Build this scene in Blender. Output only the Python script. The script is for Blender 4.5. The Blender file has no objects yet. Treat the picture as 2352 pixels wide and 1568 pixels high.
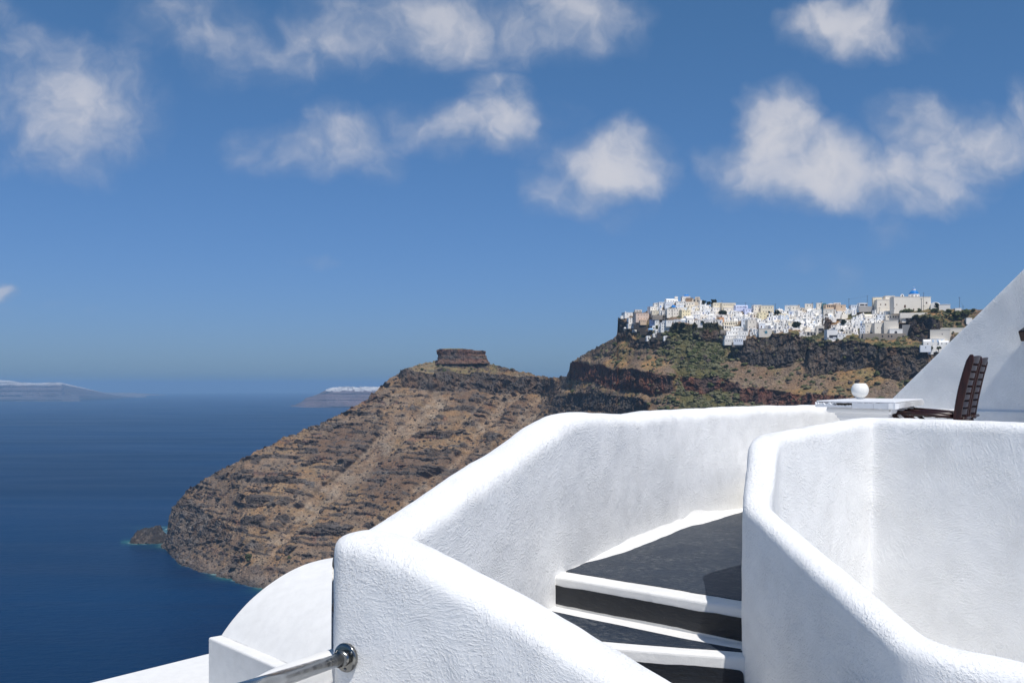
import bpy, bmesh, math, random
import numpy as np
from mathutils import Vector, Matrix

random.seed(7)
RNG = np.random.default_rng(11)
scene = bpy.context.scene
COL = scene.collection
R = math.radians

# ------------------------------------------------------------------ camera
# The camera is at the origin looking along +Y, level, with a vertical lens shift.
# The sea lies 240 m below.  1024 x 682 picture, focal length 1000 px, horizon on row 384.
FOC, CU, CV = 1000.0, 512.0, 384.0
SEA = -240.0
cam_data = bpy.data.cameras.new('camera')
cam = bpy.data.objects.new('camera', cam_data)
COL.objects.link(cam)
cam.location = (0, 0, 0)
cam.rotation_euler = (R(90), 0, 0)
cam_data.sensor_width = 36.0
cam_data.lens = 36.0 * FOC / 1024.0
cam_data.shift_y = (CV - 341.0) / 1024.0
cam_data.clip_start = 0.1
cam_data.clip_end = 300000.0
scene.camera = cam

# ------------------------------------------------------------------ light
SUN_DIR = Vector((0.22, -0.52, 1.0)).normalized()        # towards the sun
SUN_EL = math.asin(SUN_DIR.z)
SUN_ROT = math.atan2(SUN_DIR.x, SUN_DIR.y)
sun_data = bpy.data.lights.new('sun', 'SUN')
sun_data.energy = 3.75
sun_data.angle = R(0.53)
sun_data.color = (1.0, 0.955, 0.89)
sun = bpy.data.objects.new('sun', sun_data)
COL.objects.link(sun)
sun.location = (20, -30, 60)
sun.rotation_euler = SUN_DIR.to_track_quat('Z', 'Y').to_euler()

scene.view_settings.view_transform = 'Standard'
scene.view_settings.look = 'None'
scene.view_settings.exposure = 0.15
scene.view_settings.gamma = 1.0
scene.view_settings.use_curve_mapping = False
scene.render.engine = 'CYCLES'
scene.cycles.use_denoising = True
scene.cycles.max_bounces = 10
scene.cycles.diffuse_bounces = 7
scene.cycles.volume_bounces = 1
scene.cycles.use_adaptive_sampling = True
scene.cycles.adaptive_threshold = 0.02

# ------------------------------------------------------------------ node helpers
class NT:
    """tiny wrapper to write shader node graphs as expressions"""
    def __init__(self, tree):
        self.t = tree; self.n = tree.nodes; self.l = tree.links
    def put(self, sock, val):
        if isinstance(val, bpy.types.NodeSocket): self.l.new(val, sock)
        elif val is not None: sock.default_value = val
    def math(self, op, a, b=None, c=None, clamp=False):
        n = self.n.new('ShaderNodeMath'); n.operation = op; n.use_clamp = clamp
        self.put(n.inputs[0], a); self.put(n.inputs[1], b); self.put(n.inputs[2], c)
        return n.outputs[0]
    def vec(self, op, a, b=None, c=None, out=0):
        n = self.n.new('ShaderNodeVectorMath'); n.operation = op
        self.put(n.inputs[0], a); self.put(n.inputs[1], b); self.put(n.inputs[2], c)
        return n.outputs['Value'] if op in ('DOT_PRODUCT', 'LENGTH', 'DISTANCE') else n.outputs[0]
    def noise(self, vec, scale, detail=4.0, rough=0.55, dist=0.0, color=False):
        n = self.n.new('ShaderNodeTexNoise')
        self.put(n.inputs['Vector'], vec); self.put(n.inputs['Scale'], scale)
        n.inputs['Detail'].default_value = detail; n.inputs['Roughness'].default_value = rough
        n.inputs['Distortion'].default_value = dist
        return n.outputs['Color'] if color else n.outputs[0]
    def remap(self, v, a, b, c=0.0, d=1.0, smooth=True):
        n = self.n.new('ShaderNodeMapRange'); n.interpolation_type = 'SMOOTHSTEP' if smooth else 'LINEAR'
        self.put(n.inputs[0], v)
        for i, x in zip((1, 2, 3, 4), (a, b, c, d)): self.put(n.inputs[i], x)
        return n.outputs[0]
    def mix(self, f, a, b, mode='MIX'):
        n = self.n.new('ShaderNodeMix'); n.data_type = 'RGBA'; n.blend_type = mode
        self.put(n.inputs[0], f)
        for s, v in ((n.inputs[6], a), (n.inputs[7], b)):
            self.put(s, (*v, 1.0) if isinstance(v, tuple) and len(v) == 3 else v)
        return n.outputs[2]
    def xyz(self, x, y, z=0.0):
        n = self.n.new('ShaderNodeCombineXYZ')
        for i, v in enumerate((x, y, z)): self.put(n.inputs[i], v)
        return n.outputs[0]
    def sep(self, v):
        n = self.n.new('ShaderNodeSeparateXYZ'); self.put(n.inputs[0], v); return n.outputs
    def coord(self, which='Object'):
        return self.n.new('ShaderNodeTexCoord').outputs[which]
    def bump(self, h, strength, dist, normal=None):
        n = self.n.new('ShaderNodeBump'); n.inputs['Strength'].default_value = strength
        n.inputs['Distance'].default_value = dist; self.put(n.inputs['Height'], h)
        if normal is not None: self.put(n.inputs['Normal'], normal)
        return n.outputs[0]
    def attr(self, name):
        n = self.n.new('ShaderNodeAttribute'); n.attribute_name = name; return n.outputs

# ------------------------------------------------------------------ sky with clouds
world = bpy.data.worlds.new('World')
scene.world = world
world.use_nodes = True
W = NT(world.node_tree)
for n in list(W.n): W.n.remove(n)
sky = W.n.new('ShaderNodeTexSky')
sky.sky_type = 'NISHITA'; sky.sun_disc = False
sky.sun_elevation = SUN_EL; sky.sun_rotation = SUN_ROT
sky.altitude = 250.0; sky.air_density = 1.0; sky.dust_density = SKY_DUST = 0.7; sky.ozone_density = 2.5
direc = W.coord('Generated')
dx, dy, dz = W.sep(direc)
dys = W.math('MAXIMUM', dy, 0.02)
# position on the front of the sky in hundredths of the horizon-to-zenith tangent
U = W.math('MULTIPLY', W.math('DIVIDE', dx, dys), 10.0)
V = W.math('MULTIPLY', W.math('DIVIDE', dz, dys), 10.0)
P0 = W.xyz(U, V, 0.0)
warp = W.vec('SUBTRACT', W.noise(P0, 0.9, 3.0, 0.55, color=True), (0.5, 0.5, 0.5))
warp2 = W.vec('SUBTRACT', W.noise(P0, 3.6, 3.0, 0.6, color=True), (0.5, 0.5, 0.5))
P1 = W.vec('MULTIPLY_ADD', warp, (0.75, 0.62, 0.0), P0)
P1 = W.vec('MULTIPLY_ADD', warp2, (0.15, 0.14, 0.0), P1)
# cloud masses: azimuth / height centres and radii (2352-wide picture units), weight
BL = [(150, 250, 190, 145, .72), (60, 130, 120, 115, .58), (0, 30, 60, 90, .45), (200, 320, 120, 80, .5),
      (440, 60, 185, 80, .54), (600, 100, 220, 85, .46), (690, 190, 60, 50, .25), (800, 60, 200, 85, .58), (980, 40, 210, 90, .72),
      (1160, 50, 200, 80, .68), (1330, 40, 150, 80, .74), (900, 115, 260, 60, .35),
      (600, 335, 75, 60, .35), (700, 345, 110, 60, .60), (780, 310, 100, 75, .75), (850, 350, 70, 70, .50),
      (1110, 190, 60, 50, .55), (1160, 250, 70, 80, .75), (1080, 300, 130, 60, .75), (950, 270, 90, 40, .40), (1200, 300, 60, 60, .45),
      (1400, 380, 140, 80, .85), (1310, 430, 90, 60, .70), (1460, 350, 90, 80, .85), (1440, 300, 70, 40, .35), (1430, 480, 90, 50, .28),
      (1790, 290, 90, 85, 1.0), (1700, 360, 120, 50, .60), (1850, 390, 170, 85, 1.0), (1990, 410, 130, 70, .85),
      (2100, 290, 110, 65, .70), (2210, 330, 125, 85, .85), (2120, 410, 140, 85, .80), (2300, 320, 75, 65, .60), (2060, 480, 80, 40, .35), (2352, 240, 40, 60, .7), (2352, 330, 50, 60, .3),
      (1920, 50, 130, 75, .85), (2020, 80, 130, 50, .50), (1850, 30, 60, 50, .40),
      (0, 670, 34, 22, .9), (10, 710, 40, 14, .35), (730, 603, 48, 14, .30), (160, 690, 50, 12, .14), (225, 712, 40, 10, .2),
      (1870, 612, 60, 26, .24), (1930, 650, 45, 42, .35), (2040, 550, 70, 34, .28), (2250, 650, 90, 30, .2), (1900, 700, 200, 30, .18), (1280, 300, 70, 70, .28)]
def blob_sum(P):
    acc = None
    for (cx, cy, rx, ry, s) in BL:
        x, z = (cx * .43537 - CU) / 100.0, (CV - cy * .43537) / 100.0
        ix, iz = 100.0 / (rx * .43537 * 1.50), 100.0 / (ry * .43537 * 1.50)
        q = W.vec('MULTIPLY_ADD', P, (ix, iz, 0), (-x * ix, -z * iz, 0))
        d2 = W.vec('DOT_PRODUCT', q, q)
        g = W.math('MULTIPLY_ADD', d2, -s, s, clamp=True)
        acc = g if acc is None else W.math('MAXIMUM', W.math('MULTIPLY_ADD', g, 0.22, acc), g)
    return acc
M = blob_sum(P1)
fb = W.noise(P1, 1.5, 8.0, 0.55, 0.1)
fb2 = W.noise(W.vec('ADD', P1, (0.07, 0.20, 0.0)), 1.5, 6.0, 0.53, 0.1)
big = W.remap(W.noise(direc, 2.6, 6.0, 0.55), 0.55, 0.75, 0.0, 0.9)
front = W.remap(dy, 0.72, 0.85)
Mg = W.math('ADD', W.math('MULTIPLY', M, front), W.math('MULTIPLY', big, W.math('SUBTRACT', 1.0, front)))
dens = W.math('ADD', Mg, W.math('MULTIPLY', W.math('MULTIPLY', W.math('SUBTRACT', fb, 0.5), 1.05), W.remap(Mg, 0.0, 0.18)))
cover = W.remap(dens, 0.07, 1.28, 0.0, 0.95)
cover = W.math('MULTIPLY', cover, W.remap(dz, 0.0, 0.05))
lit = W.math('MULTIPLY', W.math('SUBTRACT', fb, fb2), 1.9)
lum = W.math('ADD', W.remap(dens, 0.2, 1.1, 0.0, 1.0), lit, clamp=True)
cloud_col = W.mix(lum, (3.0, 3.8, 5.4), (6.7, 6.75, 7.3))
# the blue of the sky as a polarising filter gave it: deeper and more saturated overhead
sr, sg, sb = W.sep(sky.outputs[0])
sky_col = W.xyz(W.math('MULTIPLY', W.math('POWER', sr, 0.85), 0.50), W.math('MULTIPLY', W.math('POWER', sg, 0.70), 0.98), W.math('MULTIPLY', W.math('POWER', sb, 0.90), 1.125))
total = W.mix(cover, sky_col, cloud_col)
bg = W.n.new('ShaderNodeBackground'); W.put(bg.inputs[0], total); bg.inputs[1].default_value = 0.085
wo = W.n.new('ShaderNodeOutputWorld'); W.l.new(bg.outputs[0], wo.inputs[0])

# ------------------------------------------------------------------ scene helpers
def px(u, v, D):
    """the point D metres ahead that appears at column u, row v of the 1024-wide picture"""
    return Vector(((u - CU) / FOC * D, D, (CV - v) / FOC * D))
def tag(o, label=None, cat=None, group=None, kind=None):
    if label: o['label'] = label
    if cat: o['category'] = cat
    if group: o['group'] = group
    if kind: o['kind'] = kind
    return o
def link(name, me, parent=None, loc=None):
    o = bpy.data.objects.new(name, me); COL.objects.link(o)
    if parent is not None: o.parent = parent
    if loc is not None: o.location = loc
    return o
def empty(name, loc=(0, 0, 0), rz=0.0):
    o = bpy.data.objects.new(name, None); COL.objects.link(o)
    o.location = loc; o.rotation_euler = (0, 0, rz); o.empty_display_size = 0.2
    return o
def mesh_from(name, verts, faces, mat=None, smooth=False):
    me = bpy.data.meshes.new(name)
    me.from_pydata([tuple(v) for v in verts], [], faces)
    if smooth: me.polygons.foreach_set('use_smooth', [True] * len(me.polygons))
    if mat: me.materials.append(mat)
    me.update()
    return me
def grid_mesh(name, P, mat=None, smooth=True, col=None, wrap=False):
    """P: (rows, cols, 3) array"""
    r, c = P.shape[:2]
    me = bpy.data.meshes.new(name)
    me.vertices.add(r * c); me.vertices.foreach_set('co', P.reshape(-1).astype(np.float32))
    i = np.arange(r * c).reshape(r, c)
    if wrap: i = np.concatenate([i, i[:, :1]], 1)
    q = np.stack([i[:-1, :-1], i[:-1, 1:], i[1:, 1:], i[1:, :-1]], -1).reshape(-1, 4)
    n = len(q)
    me.loops.add(n * 4); me.loops.foreach_set('vertex_index', q.reshape(-1).astype(np.int32))
    me.polygons.add(n); me.polygons.foreach_set('loop_start', np.arange(0, n * 4, 4, dtype=np.int32))
    me.polygons.foreach_set('loop_total', np.full(n, 4, dtype=np.int32))
    me.polygons.foreach_set('use_smooth', np.full(n, smooth))
    if col is not None:
        a = me.attributes.new('col', 'FLOAT_COLOR', 'POINT')
        a.data.foreach_set('color', np.concatenate([col.reshape(-1, 3), np.ones((r * c, 1))], 1).astype(np.float32).reshape(-1))
    if mat: me.materials.append(mat)
    me.update(); me.validate()
    return me
class MB:
    """collects convex pieces into one mesh"""
    def __init__(self): self.v = []; self.f = []
    def add(self, v, f):
        k = len(self.v); self.v += [tuple(x) for x in v]; self.f += [tuple(i + k for i in q) for q in f]; return self
    def box(self, a, b, M=None):
        x0, y0, z0 = a; x1, y1, z1 = b
        v = [(x0, y0, z0), (x1, y0, z0), (x1, y1, z0), (x0, y1, z0), (x0, y0, z1), (x1, y0, z1), (x1, y1, z1), (x0, y1, z1)]
        if M is not None: v = [M @ Vector(p) for p in v]
        return self.add(v, [(3, 2, 1, 0), (4, 5, 6, 7), (0, 1, 5, 4), (1, 2, 6, 5), (2, 3, 7, 6), (3, 0, 4, 7)])
    def prism(self, poly, z0, z1):
        n = len(poly)
        if sum(poly[i][0] * poly[(i + 1) % n][1] - poly[(i + 1) % n][0] * poly[i][1] for i in range(n)) < 0: poly = poly[::-1]
        v = [(p[0], p[1], z0) for p in poly] + [(p[0], p[1], z1) for p in poly]
        return self.add(v, [tuple(range(n - 1, -1, -1)), tuple(range(n, 2 * n))] + [(i, (i + 1) % n, n + (i + 1) % n, n + i) for i in range(n)])
    def tube(self, pts, rad, n=12, cap=True):
        pts = [Vector(p) for p in pts]; rad = rad if hasattr(rad, '__len__') else [rad] * len(pts)
        rings = []
        for i, p in enumerate(pts):
            t = (pts[min(i + 1, len(pts) - 1)] - pts[max(i - 1, 0)]).normalized()
            a = t.orthogonal().normalized() if i == 0 else (pa - t * pa.dot(t)).normalized()
            pa = a; b = t.cross(a)
            rings.append([p + (a * math.cos(2 * math.pi * k / n) + b * math.sin(2 * math.pi * k / n)) * rad[i] for k in range(n)])
        v = [q for r in rings for q in r]; f = []
        for i in range(len(rings) - 1):
            for k in range(n): f.append((i * n + k, i * n + (k + 1) % n, (i + 1) * n + (k + 1) % n, (i + 1) * n + k))
        if cap: f += [tuple(range(n - 1, -1, -1)), tuple((len(rings) - 1) * n + k for k in range(n))]
        return self.add(v, f)
    def lathe(self, prof, n=24, c=(0, 0, 0), a0=0.0, a1=2 * math.pi):
        full = abs(a1 - a0 - 2 * math.pi) < 1e-6; m = n if full else n + 1
        v = [(c[0] + r * math.cos(a0 + (a1 - a0) * k / n), c[1] + r * math.sin(a0 + (a1 - a0) * k / n), c[2] + z) for (r, z) in prof for k in range(m)]
        f = []
        for i in range(len(prof) - 1):
            for k in range(n): f.append((i * m + k, i * m + (k + 1) % m, (i + 1) * m + (k + 1) % m, (i + 1) * m + k))
        return self.add(v, f)
    def mesh(self, name, mat=None, smooth=False): return mesh_from(name, self.v, self.f, mat, smooth)
    def build(self, name, mat=None, parent=None, loc=None, smooth=False, bevel=0.0, auto=None):
        o = link(name, self.mesh(name, mat, smooth), parent, loc)
        if bevel:
            m = o.modifiers.new('bevel', 'BEVEL'); m.width = bevel; m.segments = 3; m.limit_method = 'ANGLE'
        return o

# ------------------------------------------------------------------ numpy noise
def _h(ix, iy, iz, seed):
    n = (ix.astype(np.uint32) * np.uint32(374761393) + iy.astype(np.uint32) * np.uint32(668265263) + iz.astype(np.uint32) * np.uint32(2147483647) + np.uint32(seed * 974711 + 12345))
    n = (n ^ (n >> np.uint32(13))) * np.uint32(1274126177)
    n = (n ^ (n >> np.uint32(16))) * np.uint32(2246822519)
    n = n ^ (n >> np.uint32(15))
    return n.astype(np.float32) / np.float32(4294967295.0)
def vnoise(x, y, z, seed=0):
    """value noise in -1..1"""
    x, y, z = np.broadcast_arrays(np.asarray(x, np.float32), np.asarray(y, np.float32), np.asarray(z, np.float32))
    fx, fy, fz = np.floor(x), np.floor(y), np.floor(z)
    ix, iy, iz = (a.astype(np.int64) for a in (fx, fy, fz))
    tx, ty, tz = x - fx, y - fy, z - fz
    tx, ty, tz = (t * t * t * (t * (t * 6 - 15) + 10) for t in (tx, ty, tz))
    def c(a, b, d): return _h(ix + a, iy + b, iz + d, seed)
    l = lambda a, b, t: a + (b - a) * t
    r = l(l(l(c(0, 0, 0), c(1, 0, 0), tx), l(c(0, 1, 0), c(1, 1, 0), tx), ty), l(l(c(0, 0, 1), c(1, 0, 1), tx), l(c(0, 1, 1), c(1, 1, 1), tx), ty), tz)
    return r * 2 - 1
def fbm(x, y, z, oct=4, seed=0, gain=0.5):
    a, s, t = 1.0, 0.0, 0.0
    for o in range(oct):
        s = s + a * vnoise(x, y, z, seed + o); t += a; a *= gain
        x, y, z = np.asarray(x) * 2.03 + 7.1, np.asarray(y) * 2.03 + 3.7, np.asarray(z) * 2.03 + 1.3
    return s / t
def ridged(x, y, z, oct=4, seed=0):
    a, s, t = 1.0, 0.0, 0.0
    for o in range(oct):
        s = s + a * (1 - np.abs(vnoise(x, y, z, seed + o)) * 1.6); t += a; a *= 0.5
        x, y, z = np.asarray(x) * 2.07 + 5.1, np.asarray(y) * 2.07 + 2.7, np.asarray(z) * 2.07 + 9.3
    return s / t
def sstep(a, b, x):
    t = np.clip((np.asarray(x, float) - a) / (b - a), 0, 1); return t * t * (3 - 2 * t)

# ------------------------------------------------------------------ materials
def new_mat(name):
    m = bpy.data.materials.new(name); m.use_nodes = True
    N = NT(m.node_tree); b = N.n['Principled BSDF']
    return m, N, b
def plain(name, col, rough=0.7, var=0.08, scale=3.0, metal=0.0, spec=0.4, bump=0.0, bscale=40.0, bdist=0.01):
    m, N, b = new_mat(name)
    co = N.coord()
    k = N.remap(N.noise(co, scale, 5.0), 0.25, 0.75, 1.0 - var, 1.0 + var)
    N.put(b.inputs['Base Color'], N.mix(1.0, col, N.xyz(k, k, k), 'MULTIPLY'))
    b.inputs['Roughness'].default_value = rough; b.inputs['Metallic'].default_value = metal
    b.inputs['Specular IOR Level'].default_value = spec
    if bump: N.put(b.inputs['Normal'], N.bump(N.noise(co, bscale, 5.0), bump, bdist))
    return m
def plaster(name, col=(0.84, 0.84, 0.83), rough=1.0, scale=1.0, trowel=1.0, stain=0.05):
    """hand trowelled lime plaster: pebbly coat, brush strokes, low lumps"""
    m, N, b = new_mat(name)
    co = N.vec('MULTIPLY', N.coord(), (scale, scale, scale))
    w = N.vec('SUBTRACT', N.noise(co, 2.2, 2.0, color=True), (0.5, 0.5, 0.5))
    cw = N.vec('MULTIPLY_ADD', w, (0.30, 0.30, 0.30), co)
    patch = N.noise(co, 1.6, 3.0)
    blot = N.remap(N.noise(co, 5.0, 4.0), 0.35, 0.7)
    peb = N.noise(cw, 95.0, 3.0, 0.62, 0.2)
    peb = N.math('POWER', N.remap(peb, 0.38, 0.78), 1.5)
    s1 = N.noise(N.vec('MULTIPLY', cw, (90.0, 90.0, 22.0)), 1.0, 3.0, 0.6, 0.1)
    s2 = N.noise(N.vec('MULTIPLY', cw, (24.0, 24.0, 110.0)), 1.0, 3.0, 0.6, 0.1)
    st = N.math('ADD', N.math('MULTIPLY', s1, N.remap(patch, 0.42, 0.6)), N.math('MULTIPLY', s2, N.remap(patch, 0.58, 0.40)))
    st = N.remap(st, 0.35, 0.75)
    lump = N.noise(co, 11.0, 3.0)
    h = N.math('ADD', N.math('MULTIPLY', peb, N.math('MULTIPLY_ADD', blot, 0.9, 0.25)), N.math('MULTIPLY', st, 0.38 * trowel))
    nb = N.bump(lump, 0.22, 0.020)
    nb = N.bump(h, min(1.0, 0.60 * rough), 0.0065, nb)
    N.put(b.inputs['Normal'], nb)
    dirt = N.remap(N.noise(N.vec('MULTIPLY', co, (1.0, 1.0, 0.45)), 2.3, 6.0, 0.62), 0.45, 0.85, 0.0, stain)
    c = N.mix(dirt, col, (col[0] * .62, col[1] * .58, col[2] * .50))
    k = N.remap(N.noise(co, 9.0, 4.0), 0.3, 0.7, 0.965, 1.02)
    N.put(b.inputs['Base Color'], N.mix(1.0, c, N.xyz(k, k, k), 'MULTIPLY'))
    b.inputs['Roughness'].default_value = 0.82; b.inputs['Specular IOR Level'].default_value = 0.25
    return m

M_WALL = plaster('rough_white_plaster')
M_SMOOTH = plaster('smooth_white_plaster', (0.775, 0.768, 0.745), rough=0.28, trowel=0.4, stain=0.10)
M_FAR = plaster('coarse_white_plaster', rough=0.9, scale=0.8)
def step_paint():
    m, N, b = new_mat('worn_grey_floor_paint')
    co = N.coord()
    cw = N.vec('MULTIPLY_ADD', N.vec('SUBTRACT', N.noise(co, 3.0, 2.0, color=True), (.5, .5, .5)), (.12, .12, .12), co)
    rot = N.n.new('ShaderNodeVectorRotate'); rot.inputs['Angle'].default_value = R(28); rot.rotation_type = 'Z_AXIS'
    N.put(rot.inputs['Vector'], cw)
    g = N.noise(N.vec('MULTIPLY', rot.outputs[0], (22.0, 125.0, 100.0)), 1.0, 5.0, 0.66)
    wear = N.remap(N.noise(co, 4.0, 3.0), 0.3, 0.7)
    scr = N.math('MULTIPLY', N.remap(g, 0.53, 0.60), N.math('MULTIPLY_ADD', wear, 0.34, 0.08))
    base = N.mix(N.noise(co, 7.0, 4.0), (0.011, 0.019, 0.034), (0.019, 0.030, 0.050))
    N.put(b.inputs['Base Color'], N.mix(scr, base, (0.34, 0.34, 0.31)))
    b.inputs['Roughness'].default_value = 0.55; b.inputs['Specular IOR Level'].default_value = 0.35
    N.put(b.inputs['Normal'], N.bump(N.math('ADD', g, N.noise(co, 45.0, 3.0)), 0.7, 0.006))
    return m
M_STEP = step_paint()
def riser_paint():
    m, N, b = new_mat('black_riser_paint')
    co = N.coord()
    base = N.mix(N.noise(co, 9.0, 5.0), (0.006, 0.008, 0.012), (0.013, 0.016, 0.022))
    chip = N.remap(N.noise(co, 60.0, 4.0, 0.7), 0.66, 0.74, 0.0, 0.35)
    N.put(b.inputs['Base Color'], N.mix(chip, base, (0.10, 0.09, 0.08)))
    b.inputs['Roughness'].default_value = 0.5
    N.put(b.inputs['Normal'], N.bump(N.noise(N.vec('MULTIPLY', co, (20., 20., 60.)), 1.0, 4.0), 0.8, 0.008))
    return m
M_RISER = riser_paint()
def steel():
    m, N, b = new_mat('brushed_steel')
    co = N.coord()
    b.inputs['Base Color'].default_value = (0.27, 0.265, 0.25, 1); b.inputs['Metallic'].default_value = 1.0
    N.put(b.inputs['Roughness'], N.remap(N.noise(co, 14.0, 3.0), 0.3, 0.7, 0.14, 0.24))
    return m
M_STEEL = steel()
def wood():
    m, N, b = new_mat('dark_varnished_wood')
    co = N.coord()
    g = N.noise(N.vec('MULTIPLY', co, (30., 30., 6.)), 1.0, 5.0, 0.6, 1.0)
    N.put(b.inputs['Base Color'], N.mix(N.remap(g, .3, .7), (0.012, 0.003, 0.0025), (0.034, 0.009, 0.007)))
    b.inputs['Roughness'].default_value = 0.34
    N.put(b.inputs['Normal'], N.bump(g, 0.15, 0.003))
    return m
M_WOOD = wood()
def chipped():
    m, N, b = new_mat('chipped_white_paint')
    co = N.coord()
    k = N.remap(N.noise(co, 26.0, 5.0, 0.65), 0.70, 0.76)
    N.put(b.inputs['Base Color'], N.mix(k, (0.76, 0.77, 0.79), (0.23, 0.19, 0.16)))
    b.inputs['Roughness'].default_value = 0.55
    N.put(b.inputs['Normal'], N.bump(N.noise(co, 18.0, 4.0), 0.25, 0.006))
    return m
M_TABLE = chipped()
M_GLOBE = plain('frosted_glass_globe', (0.80, 0.79, 0.75), 0.35, 0.02)
M_DARK = plain('painted_gap_shade', (0.03, 0.025, 0.022), 0.9)
def sea_mat():
    m, N, b = new_mat('sea_water')
    co = N.coord()
    sh = N.attr('col')[0]
    sepc = N.n.new('ShaderNodeSeparateColor'); N.put(sepc.inputs[0], sh)
    streak = N.noise(N.vec('MULTIPLY', co, (0.0012, 0.006, 0.0)), 1.0, 5.0, 0.6, 0.6)
    deep = N.mix(N.remap(streak, 0.3, 0.7), (0.0006, 0.020, 0.066), (0.0014, 0.027, 0.082))
    wind = N.remap(N.noise(N.vec('MULTIPLY', co, (0.00035, 0.0011, 0.0)), 1.0, 4.0, 0.55, 0.8), 0.35, 0.65, 0.86, 1.20)
    deep = N.mix(1.0, deep, N.xyz(wind, wind, wind), 'MULTIPLY')
    c = N.mix(sepc.outputs[0], deep, (0.020, 0.105, 0.105))
    c = N.mix(sepc.outputs[1], c, (0.30, 0.42, 0.40))
    N.put(b.inputs['Base Color'], c)
    b.inputs['IOR'].default_value = 1.33
    N.put(b.inputs['Roughness'], N.remap(streak, 0.3, 0.7, 0.30, 0.42))
    b.inputs['Specular IOR Level'].default_value = 0.07
    h = N.math('ADD', N.noise(N.vec('MULTIPLY', co, (0.05, 0.11, 0.0)), 1.0, 6.0, 0.62), N.math('MULTIPLY', streak, 0.6))
    N.put(b.inputs['Normal'], N.bump(h, 0.8, 3.0))
    return m
M_SEA = sea_mat()
def ground_mat(name, s=1.0, bd=1.6):
    m, N, b = new_mat(name)
    co = N.coord()
    c = N.attr('col')[0]
    n1 = N.noise(co, 0.55 * s, 5.0, 0.68)
    n2 = N.noise(co, 0.12 * s, 5.0, 0.6)
    k = N.math('MULTIPLY', N.remap(n1, 0.28, 0.72, 0.62, 1.42, False), N.remap(n2, 0.3, 0.7, 0.80, 1.20, False))
    hue = N.mix(N.remap(N.noise(co, 0.05 * s, 4.0), 0.35, 0.65), (1.06, 0.98, 0.90), (0.95, 1.0, 1.05))
    N.put(b.inputs['Base Color'], N.mix(1.0, N.mix(1.0, c, hue, 'MULTIPLY'), N.xyz(k, k, k), 'MULTIPLY'))
    b.inputs['Roughness'].default_value = 0.95; b.inputs['Specular IOR Level'].default_value = 0.1
    N.put(b.inputs['Normal'], N.bump(N.math('ADD', n1, N.math('MULTIPLY', n2, 1.5)), 1.0, bd / s))
    return m
M_GROUND = ground_mat('volcanic_slope')

# ------------------------------------------------------------------ the caldera slope
def curve(pts):
    xs, ys = zip(*pts); return lambda u: np.interp(u, xs, ys)
# crest line of the land, column -> row (1024-wide picture), and its distance
y_crest = curve([(152, 549), (160, 547), (165, 541), (167, 533), (169, 516), (172, 507), (176, 503), (187, 490), (215, 472), (244, 457), (285, 437), (331, 418),
                 (361, 403), (380, 387), (393, 376), (403, 370), (418, 364), (437, 360), (485, 361), (507, 368), (530, 373), (548, 377), (553, 377.5), (560, 376),
                 (566, 375.5), (569, 371), (571, 362), (580, 356), (600, 345), (615, 337.5), (617.5, 333), (618, 319), (621, 317), (634, 315.5), (645, 312), (652, 308), (660, 303.5), (668, 302),
                 (690, 302), (702, 306), (715, 308), (745, 311), (775, 312), (800, 311), (825, 310.5), (855, 311), (872, 311), (900, 311), (918, 310), (930, 308),
                 (940, 306.5), (950, 308), (965, 309), (978, 309), (1012, 306)])
y_slope = curve([(152, 549), (165, 541), (169, 516), (176, 503), (244, 457), (331, 418), (361, 403), (403, 370), (437, 360), (485, 361), (548, 377), (562, 373), (580, 360), (605, 344), (630, 326), (650, 310), (668, 302), (690, 302), (715, 308), (775, 312), (900, 311), (940, 306.5), (978, 309), (1012, 306)])
D_crest = curve([(152, 1500), (176, 1475), (244, 1420), (331, 1500), (403, 1560), (437, 1600), (485, 1600), (540, 1540), (560, 1450), (580, 1350), (600, 1275), (620, 1232), (645, 1205), (680, 1190), (710, 1178), (800, 1120), (900, 1060), (1012, 1010)])
D_shore = curve([(152, 1478), (165, 1472), (172, 1400), (180, 1341), (200, 1290), (250, 1194), (300, 1150), (400, 1130), (500, 1080), (560, 960), (700, 800), (1012, 640)])
y_vis = curve([(152, 640), (250, 620), (300, 606), (340, 586), (377, 560), (549, 450), (700, 430), (1012, 440)])
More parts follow.
